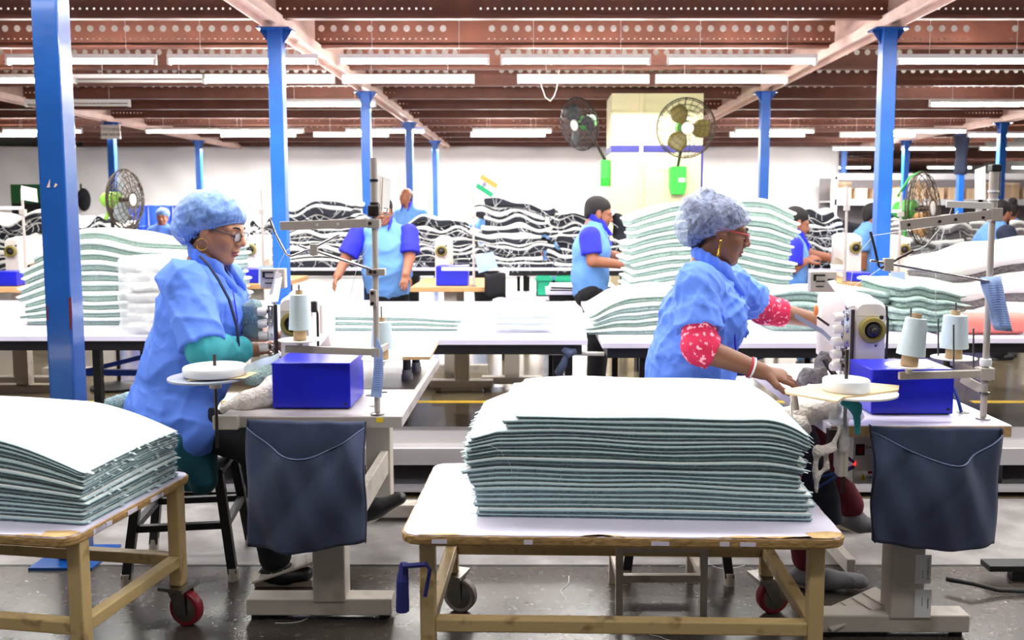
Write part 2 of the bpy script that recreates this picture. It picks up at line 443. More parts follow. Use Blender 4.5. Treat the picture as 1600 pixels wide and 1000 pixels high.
def folds(seed, amp, freq, dirs=5):
    """crumpled cloth: sharp ridges of warped waves, fading in and out"""
    r = np.random.RandomState(seed); W = []
    for _ in range(dirs):
        d = r.normal(size=3); d /= np.linalg.norm(d); e = np.cross(d, r.normal(size=3)); e /= np.linalg.norm(e); W.append((d, e, r.uniform(0, 6.28), r.uniform(.6, 1.6)))
    def fn(x, y, z):
        s = 0
        for d, e, ph, f in W:
            v = (e[0]*x+e[1]*y+e[2]*z)*freq; u = (d[0]*x+d[1]*y+d[2]*z)*freq
            w = np.sin(v*.35*f+ph*2)
            k = (1-np.abs(np.sin(u*f*.6+ph+1.1*w+.4*np.sin(v*.9))))**2.2
            s = s+k*np.clip(.5+.9*np.sin(v*.27+u*.21+ph*3), 0, 1)
        return -amp*s/dirs*3.2
    return fn
def sdf_obj(items, name, mats, parent=None, T=None, origin=None, smooth=True):
    """items: list of (SDF or (v,f), material index or function(centres)->index)"""
    V, Fc, I, o = [], [], [], 0
    for sd, mi in items:
        v, f = sd.mesh() if isinstance(sd, SDF) else sd
        ctr = v[f].mean(1); I.append(mi(ctr) if callable(mi) else np.full(len(f), mi)); V.append(v); Fc.append(f+o); o += len(v)
    V = np.concatenate(V); Fc = np.concatenate(Fc); I = np.concatenate(I).astype(np.int32)
    if T is not None:
        t = np.array(T); V = V @ t[:3, :3].T + t[:3, 3]
    o0 = WO[parent.name] if parent is not None else (Vector(origin) if origin is not None else Vector(((V[:, 0].min()+V[:, 0].max())/2, (V[:, 1].min()+V[:, 1].max())/2, V[:, 2].min())))
    me = bpy.data.meshes.new(name); me.from_pydata((V-np.array(o0)).tolist(), [], Fc.tolist())
    for k in (mats if isinstance(mats, (list, tuple)) else [mats]): me.materials.append(M[k])
    me.polygons.foreach_set('material_index', I)
    if smooth: me.shade_smooth()
    me.update()
    return link_mesh(name, me, parent, None if parent is not None else o0)
# ------------------------------------------------------------------ the setting
ZC = 2.85                                   # underside of the beams
f = MB(); f.box(-14, 14, -1.5, 34, -.1, 0)
tag(f.build('floor', 'floor', origin=(0, 0, 0)), kind='structure')
f = MB(); f.box(-14, 14, -1.5, 34, 3.14, 3.2)
tag(f.build('ceiling', 'deck'), kind='structure')
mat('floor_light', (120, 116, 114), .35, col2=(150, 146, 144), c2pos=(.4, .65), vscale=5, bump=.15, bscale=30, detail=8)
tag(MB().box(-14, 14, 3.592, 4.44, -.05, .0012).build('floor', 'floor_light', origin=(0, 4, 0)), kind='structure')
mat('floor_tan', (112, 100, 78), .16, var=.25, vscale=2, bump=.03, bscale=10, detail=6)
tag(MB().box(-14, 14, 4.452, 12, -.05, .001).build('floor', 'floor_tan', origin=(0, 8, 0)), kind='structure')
# tarpaulin sheeting that closes off the hall
def cur(x0, x1, y, z1, seed):
    r = random.Random(seed); ph = [r.uniform(0, 6) for _ in range(6)]
    nx = int((x1-x0)*14)
    def P(i, j):
        x = x0+(x1-x0)*i/nx; z = z1*j/24
        d = .05*math.sin(x*1.1+z*1.7+ph[0])+.03*math.sin(x*3.1-z*2.6+ph[1])+.018*math.sin(x*7+z*6+ph[2])+.05*abs(math.sin(z*1.1+x*.23+ph[3]))
        return (x, y+d-.05*(1-z/z1), z)
    return MB().sheet(P, nx+1, 25, (0, .02, 0))
tag(cur(-12, 6.62, 19.6, 2.84, 3).build('wall_back', 'curtain', smooth=True), kind='structure')
tag(MB().box(-14, 14, 33, 33.2, 0, 3.14).build('wall_far', 'curtain'), kind='structure')
tag(MB().box(-14, -13.8, -1.5, 33, 0, 3.14).build('wall_left', 'curtain'), kind='structure')
tag(MB().box(13.8, 14, -1.5, 33, 0, 3.14).build('wall_right', 'curtain'), kind='structure')
# painted yellow lane lines
for k, (x0, x1) in enumerate(((-5, 3.2), (3.35, 9))):
    tag(MB().box(x0, x1, 6.72, 6.8, 0, .002).build('trim_%d' % (k+1), 'yellow_line'), kind='structure')
for k, y in enumerate((3.58, 2.35)):
    tag(MB().box(-6, 6, y, y+.012, 0, .0015).build('trim_%d' % (k+3), 'black'), kind='structure')

# perforated red oxide beams (real holes), one mesh shared by all
def perforated(nx, p, zA, holes, m):
    pass
def strip(mb, x0, n, pitch, z0, z1, zc, r, y, skip=()):
    for k in range(n):
        a, b = x0+k*pitch, x0+(k+1)*pitch; cx = (a+b)/2
        if k in skip:
            i = [mb._v(p) for p in ((a, y, z0), (b, y, z0), (b, y, z1), (a, y, z1))]; mb.face(*i); continue
        out = []
        for j in range(12):
            t = 2*math.pi*(j+.5)/12; dx, dz = math.cos(t), math.sin(t)
            sx = ((b-a)/2)/abs(dx) if abs(dx) > 1e-6 else 1e9; sz = ((z1-zc) if dz > 0 else (zc-z0))/abs(dz) if abs(dz) > 1e-6 else 1e9
            q = min(sx, sz); out.append((cx+dx*q, zc+dz*q))
        corner = {}
        o = [mb._v((x, y, z)) for x, z in out]; h = [mb._v((cx+r*math.cos(2*math.pi*(j+.5)/12), y, zc+r*math.sin(2*math.pi*(j+.5)/12))) for j in range(12)]
        C = [mb._v(p) for p in ((b, y, z1), (a, y, z1), (a, y, z0), (b, y, z0))]
        for j in range(12):
            mb.face(h[j], o[j], o[(j+1) % 12], h[(j+1) % 12])
        for j in range(12):   # fill square corners
            x1_, z1_ = out[j]; x2_, z2_ = out[(j+1) % 12]
            if abs(x1_-x2_) > 1e-6 and abs(z1_-z2_) > 1e-6:
                qd = (0 if (x1_+x2_)/2 > cx else 1) if (z1_+z2_)/2 > zc else (2 if (x1_+x2_)/2 < cx else 3)
                mb.face(o[j], C[qd], o[(j+1) % 12])
NB, PB = 186, .105
mb = MB()
gap = set()
for c in range(0, NB, 43): gap |= {c, c+1, c+2}
strip(mb, -NB*PB/2, NB, PB, 2.965, 3.085, 3.025, .028, 0, gap)
strip(mb, -NB*PB/2, NB*2, PB/2, 2.91, 2.965, 2.935, .0085, 0, {q for c in gap for q in (2*c, 2*c+1)})
xb = NB*PB/2
for (z0, z1) in ((2.85, 2.91), (3.085, 3.14)):
    i = [mb._v(p) for p in ((-xb, 0, z0), (xb, 0, z0), (xb, 0, z1), (-xb, 0, z1))]; mb.face(*i)
mb.box(-xb, xb, -.075, 0, 2.85, 2.856); mb.box(-xb, xb, -.075, -.071, 2.85, 2.87); mb.box(-xb, xb, -.07, 0, 3.132, 3.138)
b0 = mb.build('ceiling_beam', 'rust_beam', origin=(0, 0, ZC), fix=False); b0['kind'] = 'structure'
YB = [6.73+1.172*k for k in range(-5, 15)]
for k, y in enumerate(YB):
    o = b0 if k == 0 else b0.copy()
    if k: COL.objects.link(o)
    o.location = (0, y, ZC)
b1 = MB().box(-14, 14, -.06, 0, 2.85, 3.13).build('ceiling_beam', 'rust_beam', origin=(0, 0, ZC)); b1['kind'] = 'structure'
for k in range(15, 23):
    o = b1 if k == 15 else b1.copy()
    if k > 15: COL.objects.link(o)
    o.location = (0, 6.73+1.172*k, ZC)
# girders over the column rows, running away from the camera
ROWS = (-6.42, -1.9, 2.6, 7.1)
for k, x in enumerate(ROWS):
    g = MB(); g.box(x-.06, x+.06, -1, 32.5, 2.838, 2.848); g.box(x-.006, x+.006, -1, 32.5, 2.848, 3.13)
    g.box(x-.075, x-.06, -1, 32.5, 2.79, 2.87); g.box(x+.06, x+.075, -1, 32.5, 2.79, 2.87)
    tag(g.build('ceiling_girder', 'girder'), kind='structure')

# blue steel columns
def column(x, y, label, w=.105, ztop=2.79, near=False):
    t = thing('steel_column', (x, y, 0), label, 'column', 'blue columns that carry the ceiling')
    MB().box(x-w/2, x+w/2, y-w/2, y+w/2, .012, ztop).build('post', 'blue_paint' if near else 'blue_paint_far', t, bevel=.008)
    MB().box(x-.13, x+.13, y-.13, y+.13, 0, .012).build('base_plate', 'blue_paint', t)
    c = MB().box(x-.12, x+.12, y-.09, y+.09, ztop-.012, ztop)
    c.plate([(x+w/2, y-.004, ztop-.012), (x+.12, y-.004, ztop-.012), (x+w/2, y-.004, ztop-.11)], .008, (0, 1, 0))
    c.plate([(x-w/2, y-.004, ztop-.012), (x-w/2, y-.004, ztop-.11), (x-.12, y-.004, ztop-.012)], .008, (0, 1, 0))
    c.build('cap_plate', 'blue_paint', t)
    return t
c0 = column(-1.93, 3.66, 'wide scuffed blue steel column beside the seated woman with gold hoop earring', near=True)
x, y = -1.93, 3.66
def chip(mb, pts, yy): mb.plate([(a, yy, b) for a, b in pts], .001, (0, -1, 0))
cm = MB()
def fc(px, py): q = at(px, py, 3.607); return (q.x, q.z)
chip(cm, [fc(73, 293), fc(78, 280), fc(78, 293)], 3.6070); chip(cm, [fc(84, 292), fc(87, 286), fc(90, 289), fc(86, 293)], 3.607)
cm.build('bare_patch', 'girder', c0)
cm = MB()
chip(cm, [fc(107, 466), fc(111, 463), fc(113, 490), fc(112, 518), fc(109, 512), fc(108, 486)], 3.607)
chip(cm, [fc(73, 478), fc(75, 477), fc(76, 500), fc(74, 502)], 3.607)
cm.build('rust_patch', 'dark_red', c0)
for (xx, yy, lb) in ((-1.9, 6.73, 'blue steel column directly behind the sewing machine of the woman in a lanyard'),
                     (2.6, 6.73, 'blue steel column beside the round green floor fan'),
                     (-1.9, 10.25, 'blue column with a cap plate behind the man in two-tone shirt'),
                     (2.6, 10.25, 'blue column just past the cream pillar with wall fans'),
                     (-6.42, 13.76, 'blue column carrying the white stitching line sign'),
                     (-1.9, 13.76, 'thin blue column right above the bald standing man'),
                     (7.1, 13.76, 'blue column standing behind the second thread stand pole'),
                     (-6.42, 17.3, 'thin blue column above the row of blue bins'),
                     (-1.9, 17.3, 'thinnest blue column, against the white tarpaulin above dark mat piles'),
                     (7.1, 17.3, 'thin blue column behind the round green floor fan'),
                     (2.6, 17.3, 'far blue column hidden behind the cream pillar'),
                     (6.6, 19.3, 'far blue column at the end of the white tarpaulin')):
    column(xx, yy, lb)
# cloth-wrapped column
t = column(7.55, 16, 'blue column wrapped in dark blue cloth at its top')
mbw = MB().lathe([(.1, 2.1), (.12, 2.2), (.085, 2.4), (.12, 2.62), (.14, 2.78)], (7.55, 16, 0), n=12)
mbw.build('cloth_wrap', 'denim_dark', t, smooth=True)

# cream masonry pillar with blue band
P0 = at(955, 300, 10.75).x; P1 = at(1097, 300, 10.75).x
p = MB().box(P0, P1, 10.75, 11.5, 0, 2.84); p.cur = 1
p.box(P0-.004, P1+.004, 10.745, 11.5, at(1000, 238, 10.75).z, at(1000, 227, 10.75).z)
p.box(P1-.02, P1+.006, 10.744, 10.75, 0, at(1000, 227, 10.75).z)
tag(p.build('masonry_pillar', ['cream_wall', 'band_blue'], bevel=.004), 'wide cream painted pillar with dark blue band, carrying two wall fans', 'pillar')
tag(MB().box(P0+.33, P0+.37, 10.71, 10.745, 1.4, 2.83).build('pipe_conduit', 'cream_wall'), 'thin cream conduit running up the face of the pillar', 'conduit')

# ------------------------------------------------------------------ tube lamps
rowname = {'A': 'nearest row', 'B': 'second row', 'C': 'third row', 'D': 'fourth row', 'E': 'fifth row', 'F': 'sixth row', 'G': 'rack row'}
LAMP0 = {}
def lamp(row, k, n, px, py, Y, on=True):
    a = at(px, py, Y); L = 1.22
    lb = '%s white tube lamp, %s from the wide column in the %s of lamps' % ('lit' if on else 'unlit', ORD[k], rowname[row])
    loc = (a.x, Y, a.z)
    if (row, on) in LAMP0: copy_tree(LAMP0[(row, on)], loc, lb); return
    x0, z = a.x, a.z
    t = thing('tube_lamp', loc, lb, 'lamp', 'tube lamps under the ceiling')
    MB().box(x0, x0+L, Y-.019, Y+.019, z+.026, z+.062).build('housing', 'lamp_body', t)
    for s in (0, 1): MB().box(x0+s*(L-.022), x0+s*(L-.022)+.022, Y-.022, Y+.022, z-.022, z+.022).build('end_cap', 'lamp_body', t)
    MB().cyl((x0+.022, Y, z), (x0+L-.022, Y, z), .0145, n=10).build('lamp_tube', 'tube' if on else 'tube_off', t, smooth=True)
    for s in (.22, .8): MB().cyl((x0+L*s, Y, z+.06), (x0+L*s, Y, 3.141), .0025, n=5).build('hanging_wire', 'cable', t)
    LAMP0[(row, on)] = t
def lamps(row, py, Y, xs, off=()):
    for k, px in enumerate(xs): lamp(row, k, len(xs), px, py, Y, on=k not in off)
lamps('A', 97, 7.42, (10, 262, 530, 782, 1042, 1400), ())
lamps('B', 127, 8.42, (-145, 115, 317, 535, 808, 1024), (1,))
lamps('C', 164, 10.6, (40, 424, 1452), (0,))
lamps('D', 206, 13.9, (4, 228, 350, 540, 738, 1148, 1385), ())
lamps('E', 212, 14.65, (-60, 345, 490, 735, 1140, 1312, 1512), ())
lamps('F', 233, 17.9, (1300, 1408, 1530), ())
lamps('G', 262, 24.5, (1290, 1448, 1580), ())

# hanging sign
sg = thing('hanging_sign', tuple(at(172, 215, 13.6)), 'small white sign reading stitching line on the blue column', 'sign')
a, b = at(157, 195, 13.62), at(188, 217, 13.62)
MB().box(a.x, b.x, 13.62, 13.64, b.z, a.z).build('sign_board', 'paper_white', sg)
def text(s, loc, size, m, parent, rot=(math.pi/2, 0, 0), name='lettering', ext=.0006, align='CENTER'):
    c = bpy.data.curves.new(name, 'FONT'); c.body = s; c.size = size; c.align_x = align; c.align_y = 'CENTER'; c.extrude = ext; c.resolution_u = 3
    o = bpy.data.objects.new('tmp', c); COL.objects.link(o); bpy.context.view_layer.update()
    me = bpy.data.meshes.new_from_object(o.evaluated_get(bpy.context.evaluated_depsgraph_get())); bpy.data.objects.remove(o)
    from mathutils import Euler
    me.transform(Matrix.Translation(Vector(loc)-WO[parent.name]) @ Euler(rot).to_matrix().to_4x4()); me.materials.clear(); me.materials.append(M[m])
    return link_mesh(name, me, parent)
text('STITCHING', ((a.x+b.x)/2, 13.615, a.z-.07), .062, 'black', sg)
text('LINE NO-06', ((a.x+b.x)/2, 13.615, a.z-.145), .058, 'black', sg)
MB().box((a.x+b.x)/2-.02, (a.x+b.x)/2+.02, 13.64, 13.72, b.z+.05, a.z-.02).build('bracket', 'steel', sg)
# ------------------------------------------------------------------ trolleys, tables
def caster(parent, x, y, ztop, r=.06, wheel='red_wheel', rot=0.):
    c, s = math.cos(rot), math.sin(rot)
    z = r
    b = MB().box(x-.05, x+.05, y-.05, y+.05, ztop-.012, ztop, rot); b.lathe([(.03, ztop-.03), (.035, ztop-.012)], (x, y, 0), n=14)
    ox, oy = x+.03*c, y+.03*s
    for q in (-1, 1):
        px, py = -s*.026*q, c*.026*q
        b.plate([(x+px-.03*c, y+py-.03*s, ztop-.012), (x+px+.04*c, y+py+.04*s, ztop-.012), (ox+px+.016*c, oy+py+.016*s, z-.016), (ox+px-.016*c, oy+py-.016*s, z-.016)], .003, (-s*q, c*q, 0))
    cs = b.build('caster', 'steel', parent)
    ax = (-s, c, 0)
    w = MB().lathe([(r*.75, -.017), (r-.004, -.017), (r, -.012), (r, .012), (r-.004, .017), (r*.75, .017)], (ox, oy, z), ax, 28)
    w.build('wheel', wheel, cs, smooth='auto')
    MB().lathe([(.012, -.022), (.02, -.019), (r*.74, -.0175), (r*.74, .0175), (.02, .019), (.012, .022)], (ox, oy, z), ax, 24).build('hub', 'steel', cs, smooth='auto')

def trolley(name, loc, W, D, Ht, rot, label, wheels, legdx=.07):
    """rolling packing table: rounded laminate board with a worn wooden edge on a square-tube frame"""
    t = thing(name, (loc[0], loc[1], 0), label, 'table', 'rolling packing tables')
    T = Matrix.Translation((loc[0], loc[1], 0)) @ Matrix.Rotation(rot, 4, 'Z')
    def rr(w, d, r, n=7):
        P = []
        for cx, cy, a0 in ((w/2-r, d/2-r, 0), (-w/2+r, d/2-r, 90), (-w/2+r, -d/2+r, 180), (w/2-r, -d/2+r, 270)):
            for k in range(n): P.append((cx+r*math.cos(R(a0+90*k/(n-1))), cy+r*math.sin(R(a0+90*k/(n-1)))))
        return P
    b = MB(); b.T = T
    poly = rr(W, D, .05)
    rj = random.Random(int(loc[0]*100))
    ob = MB(); ob.T = T
    fine = []
    for k in range(len(poly)):
        a, c = Vector(poly[k]), Vector(poly[(k+1) % len(poly)]); n = max(1, int((c-a).length/.02))
        for q in range(n): fine.append(a.lerp(c, q/n))
    zs = [(Ht-.03, -.004), (Ht-.026, 0), (Ht-.012, .0015), (Ht-.004, .0005)]
    rings = []
    for z, o in zs:
        rings.append([ob._v((p.x+(p.x/W*2)*o+rj.uniform(-.0012, .0012), p.y+(p.y/D*2)*o+rj.uniform(-.0012, .0012), z)) for p in fine])
    for A, B in zip(rings, rings[1:]):
        for j in range(len(fine)): ob.face(A[j], A[(j+1) % len(fine)], B[(j+1) % len(fine)], B[j])
    ob.face(*rings[0][::-1]); ob.face(*rings[-1])
    ob.build('board_edge', 'ply_edge', t)
    lam = MB(); lam.T = T; lam.prism([(p.x*(1-.006)+rj.uniform(-.002, .002), p.y*(1-.008)+rj.uniform(-.002, .002)) for p in fine], Ht-.0042, Ht)
    lam.build('laminate_top', 'laminate', t)
    ch = MB(); ch.T = T
    for _ in range(7):   # chips of missing laminate along the front edge and a broken corner
        x = rj.uniform(-W*.46, W*.46); w = rj.uniform(.02, .09)
        ch.prism([(x-w, -D/2+.002), (x+w, -D/2+.002), (x+w*.6, -D/2+.012), (x, -D/2+.018), (x-w*.7, -D/2+.01)], Ht-.001, Ht+.0007)
    ch.prism([(W/2-.05, -D/2+.003), (W/2-.016, -D/2+.016), (W/2-.003, -D/2+.05), (W/2-.04, -D/2+.06), (W/2-.11, -D/2+.045), (W/2-.1, -D/2+.004)], Ht-.001, Ht+.0009)
    ch.build('bare_wood', 'chip_wood', t)
    pc = MB(); pc.T = T
    for _ in range(6):
        x = rj.uniform(-W*.45, W*.4); w = rj.uniform(.02, .05)
        pc.box(x, x+w, -D/2-.0028, -D/2, Ht-.024, Ht-.012)
        y = rj.uniform(-D*.4, D*.35); pc.box(W/2, W/2+.0028, y, y+w*1.5, Ht-.024, Ht-.01)
    pc.build('laminate_scrap', 'laminate', t)['kind'] = 'stuff'
    q = .045; hx, hy = W/2-legdx, D/2-.07
    zr = .235
    for sx in (-1, 1):
        for sy in (-1, 1):
            l = MB(); l.T = T; l.box(sx*hx-q/2, sx*hx+q/2, sy*hy-q/2, sy*hy+q/2, .145, Ht-.03); l.build('leg', 'cream_paint', t, bevel=.004)
            cpos = T @ Vector((sx*hx, sy*hy, 0))
            caster(t, cpos.x, cpos.y, .145, .062, wheels[(sx+1)//2], rot+rj.uniform(-.5, .5))
    for sy in (-1, 1):
        l = MB(); l.T = T; l.box(-hx+q/2, hx-q/2, sy*hy-.02, sy*hy+.02, zr-.02, zr+.02); l.build('rail', 'cream_paint', t, bevel=.004)
        l = MB(); l.T = T; l.box(-hx+q/2, hx-q/2, sy*hy-.012, sy*hy+.012, Ht-.055, Ht-.03); l.build('apron_rail', 'cream_paint', t)
    for sx in (-1, 1):
        l = MB(); l.T = T; l.box(sx*hx-.02, sx*hx+.02, -hy+q/2, hy-q/2, zr-.02, zr+.02); l.build('rail', 'cream_paint', t, bevel=.004)
    return t
HT = .53
TR = trolley('rolling_table', (.262, 2.86), 1.28, .74, HT, R(-1.5), 'white topped rolling table with worn wooden edge, under the tallest pale mat pile', ('grey_wheel', 'red_wheel'))
TL = trolley('rolling_table', (-2.01, 2.92), 1.5, .66, HT, R(-9), 'white topped rolling table with yellowish frame beside the black stool', ('red_wheel', 'red_wheel'), .03)
# blue rag tied round a trolley leg
p = at(648, 905, 2.52)
MB().tube([p+Vector((-.03, -.0, .05)), p+Vector((-.034, -.01, 0)), p+Vector((-.035, -.012, -.09))], [.012, .018, .02], 8).tube([p+Vector((.03, -.0, .05)), p+Vector((.045, -.0, .03)), p+Vector((.03, -.005, -.05))], .006, 6).tube([p+Vector((-.03, -.026, .05)), p+Vector((.035, -.026, .055))], .008, 6).build('rag_tie', 'navy', TR)

def machine_table(x0, x1, y0, y1, zt, px, label, topmat, zs=.29):
    t = thing('sewing_table', ((x0+x1)/2, (y0+y1)/2, 0), label, 'table', 'sewing machine tables')
    b = MB(); b.box(x0, x1, y0, y1, zt-.04, zt); b.build('table_top', topmat, t, bevel=.003)
    e = MB(); e.box(x0+.004, x1-.004, y0-.0015, y0, zt-.038, zt-.003); e.build('front_edge', 'stand_grey' if topmat == 'table_grey' else 'chip_wood' if topmat == 'laminate' else topmat, t)
    for k, yy in enumerate((y0+.09, y1-.1)):
        MB().box(px-.058, px+.058, yy-.045, yy+.045, .07, zt-.04).build('pedestal', 'pedestal', t, bevel=.006)
        MB().box(px-.3, px+.22, yy-.04, yy+.04, .02, .082).build('foot_bar', 'pedestal', t, bevel=.005)
        for q in (-.27, .19): MB().cyl((px+q, yy, 0), (px+q, yy, .022), .022, n=12).build('foot_pad', 'rubber', t)
    b = MB(); b.bar((px+.03 if zs > .2 else px-.01, y0+.13 if zs > .2 else y0+.55, zs), (px+.03 if zs > .2 else px-.01, y1-.14, zs), .035, .11 if zs > .2 else .06); b.build('stretcher', 'pedestal', t, bevel=.004)
    b = MB(); b.box(px+.05, px+.052, y0+.12, y0+.15, zs-.09, zs+.1); b.build('bracket_plate', 'pedestal', t)
    b = MB(); b.bar((px, y0+.05, zt-.06), (px, y1-.05, zt-.06), .06, .04); b.build('top_rail', 'pedestal', t)
    return t
mat('table_grey', (176, 168, 166), .4, col2=(150, 140, 138), c2pos=(.5, .7), vscale=6)
ZT = .755
X0, X1, Y0, Y1 = -1.085, -.455, 3.03, 4.24
ST1 = machine_table(X0, X1, Y0, Y1, ZT, -.73, 'grey topped sewing table at which the woman in gold hoop earring works', 'table_grey')
MB().box(X0+.1, X1-.02, 3.5, 3.98, ZT-.0005, ZT+.0012).build('bed_plate', 'dark_steel', ST1)
for px, py in ((572, 606), (577, 618), (583, 635), (600, 613)):
    q = onz(px, py, ZT); MB().lathe([(.014, ZT+.0002), (.014, ZT+.001)], (q.x, q.y, 0), n=12).build('screw_hole', 'black', ST1)
q = onz(590, 655, ZT); MB().box(q.x-.012, q.x+.012, Y0-.003, Y0-.0015, ZT-.02, ZT-.004).build('tape_mark', 'yellow', ST1)
X0r, X1r, Y0r, Y1r = .975, 1.575, 2.9, 4.1
ST2 = machine_table(X0r, X1r, Y0r, Y1r, ZT, 1.27, 'white topped sewing table at which the woman in red sleeves works', 'laminate', .05)
q = onz(1505, 645, ZT); MB().lathe([(.022, ZT+.0003), (.022, ZT+.001)], (q.x, q.y, 0), n=16).build('cable_hole', 'black', ST2)
MB().tube([at(1490, 607, 3.12), at(1497, 625, 3.1), at(1502, 644, 3.08)], .006, 8).build('power_cable', 'cable_blue', ST2)
# stickers on the pedestal of the second table
st = MB()
for (a, b, c_, d) in ((1431, 867, 1454, 912), (1430, 921, 1454, 965)):
    p, q = at(a, b, Y0r+.0435), at(c_, d, Y0r+.0435); st.box(p.x, q.x, Y0r+.0435, Y0r+.045, q.z, p.z)
stk = st.build('sticker', 'sticker', ST2)
for (x, y, s, tx) in ((1450, 889, .016, '7CJHS MF 80D3 9T'), (1442, 898, .007, 'Serial No. 80D3'), (1450, 943, .014, 'Inspection'), (1441, 940, .006, 'Checked and passed')):
    p = at(x, y, Y0r+.043); text(tx, (p.x, Y0r+.0432, p.z), s*.62, 'black', ST2, rot=(math.pi/2, R(90), 0), ext=.0002)

# raised white board standing on the first table
rb = thing('raised_board', tuple(at(600, 560, 3.85)), 'white work board raised on two black posts above the grey sewing table', 'board')
zb = .868
pl = [onz(415, 557, zb), onz(672, 557, zb), onz(686, 531, zb), onz(470, 531, zb)]
b = MB().prism([(p.x, p.y) for p in pl], zb-.014, zb-.002); b.build('board_core', 'chip_wood', rb)
MB().prism([(p.x, p.y) for p in pl], zb-.002, zb).build('board_top', 'laminate', rb)
for (px, py) in ((636, 592), (650, 580), (470, 590)):
    q = onz(px, py, ZT)
    l = MB().cyl((q.x, q.y, ZT), (q.x, q.y, zb-.014), .017, n=16); lo = l.build('support_post', 'black', rb, smooth='auto')
    MB().lathe([(.024, ZT), (.024, ZT+.022), (.02, ZT+.022), (.02, ZT+.04)], (q.x, q.y, 0), n=18).build('collar', 'steel', lo, smooth='auto')
for px, py in ((634, 543), (646, 534)):
    q = onz(px, py, zb); MB().lathe([(.005, zb), (.005, zb+.002)], (q.x, q.y, 0), n=10).build('screw', 'dark_steel', rb)

mat('hem', (96, 108, 140), .8)
# denim collecting bags hung from the table fronts
def bag(corners, Y, label, seed):
    r = random.Random(seed); ph = [r.uniform(0, 6) for _ in range(6)]
    tl, tr, br, bl = [at(x, y, Y) for x, y in corners]
    nx, ny = 36, 36
    t = thing('denim_bag', tuple((bl+br)/2), label, 'bag', 'denim collecting bags on the sewing tables')
    def surf(u, v, out):
        p = tl.lerp(tr, u).lerp(bl.lerp(br, u), v)
        bulge = math.sin(math.pi*u)**.6*(.012+.05*math.sin(math.pi*min(1, v*.9+.08)))
        w = .014*math.sin(9*u+3*v+ph[0])*math.sin(5*v+ph[1])+.016*math.sin(16*(u-.5)*(1.1-v)+ph[2])*(1.05-v)+.006*math.sin(21*u-9*v+ph[3])+.014*abs(math.sin(6*u+5*v+ph[4]))*math.sin(math.pi*u)
        sag = .02*math.sin(math.pi*u)*(v**3)
        return Vector((p.x, Y-out*(bulge)-w*out, p.z-sag))
    MB().sheet(lambda i, j: surf(i/nx, j/ny, .25)+Vector((0, .012, 0)), nx+1, ny+1, (0, .006, 0)).build('back_panel', 'denim', t, smooth=True)
    def pk(i, j):
        u = i/nx; dip = .05+.2*math.sin(math.pi*u)**1.2*(.85+.3*u)
        v = dip+(1-dip)*j/ny
        q = surf(u, v, 1.); q.y -= .012*math.sin(math.pi*u)
        if j == ny: q.y += .02
        return q
    MB().sheet(pk, nx+1, ny+1, (0, .005, 0)).build('front_pocket', 'denim', t, smooth=True)
    MB().tube([pk(i, 0)+Vector((0, -.002, 0)) for i in range(nx+1)], .0022, 5).build('pocket_hem', 'hem', t, smooth=True)
    for i in (0, nx): MB().sheet(lambda a, j, i=i: surf(i/nx, j/ny, 1.)+Vector((0, .001+a*.02, 0)), 2, ny+1, (.002, 0, 0)).build('side_seam', 'denim_dark', t, smooth=True)
    return t
bag([(384, 657), (568, 661), (571, 848), (386, 856)], 2.985, 'blue denim bag hanging from the grey sewing table', 3)
bag([(1366, 668), (1566, 670), (1556, 852), (1364, 846)], 2.855, 'dark denim bag hanging from the white sewing table near the control box', 8)

# blue metal boxes
def bluebox(a, b, Y, D, label, sgn):
    p, q = at(a[0], a[1], Y), at(b[0], b[1], Y)
    t = thing('blue_box', ((p.x+q.x)/2, Y+D/2, ZT), label, 'box', 'blue metal boxes on the sewing tables')
    MB().box(p.x, q.x, Y, Y+D, ZT+.004, p.z).build('box_body', 'blue_box', t, bevel=.004)
    MB().box(p.x+.01, q.x-.01, Y+.01, Y+D-.01, ZT, ZT+.006).build('base_lip', 'black', t)
    MB().cyl((q.x-.018, Y-.003, ZT+.02), (q.x-.018, Y+.002, ZT+.02), .005, n=10).build('rivet', 'black', t)
    return t
bluebox((424, 567), (548, 643), 3.14, .25, 'blue metal box below the single thread cone on the grey sewing table', 1)
bluebox((1363, 577), (1489, 652), 3.05, .22, 'blue metal box below the pair of thread cones on the white sewing table', -1)

# long white work tables behind
def work_table(x0, x1, y0, y1, z, label, legs, wheels=True, topmat='laminate', edge='laminate', frame='black_frame'):
    t = thing('work_table', ((x0+x1)/2, (y0+y1)/2, 0), label, 'table', 'long white work tables')
    MB().box(x0, x1, y0, y1, z-.03, z).build('table_top', topmat, t, bevel=.003)
    for yy in (y0+.04, y1-.04): MB().box(x0+.03, x1-.03, yy-.02, yy+.02, z-.085, z-.03).build('frame_rail', frame, t)
    for xx in (x0+.05, x1-.05): MB().box(xx-.02, xx+.02, y0+.06, y1-.06, z-.085, z-.03).build('frame_rail', frame, t)
    for xx in legs:
        for yy in (y0+.34, y1-.06):
            zb = .11 if wheels else 0
            MB().box(xx-.022, xx+.022, yy-.022, yy+.022, zb, z-.03).build('leg', frame, t)
            if wheels: caster(t, xx, yy, .112, .05, 'grey_wheel', rnd.uniform(-1, 1))
    return t
ZW = .76
work_table(-4.6, -1.25, 4.98, 7.0, ZW, 'long white table carrying the folded green mat pile beside the wide blue column', (-4.4, -2.62, -2.12, -1.4))
work_table(-1.22, .29, 4.84, 6.9, ZW, 'long white table carrying the plastic-wrapped fabric pack', (-1.0, .13, .2))
work_table(.36, 2.28, 4.72, 6.9, ZW, 'long white table behind the woman in red sleeves', (.62, 2.1))
work_table(2.33, 4.6, 4.9, 6.9, ZW, 'long white table carrying the pink yarn roll', (2.45, 4.3))
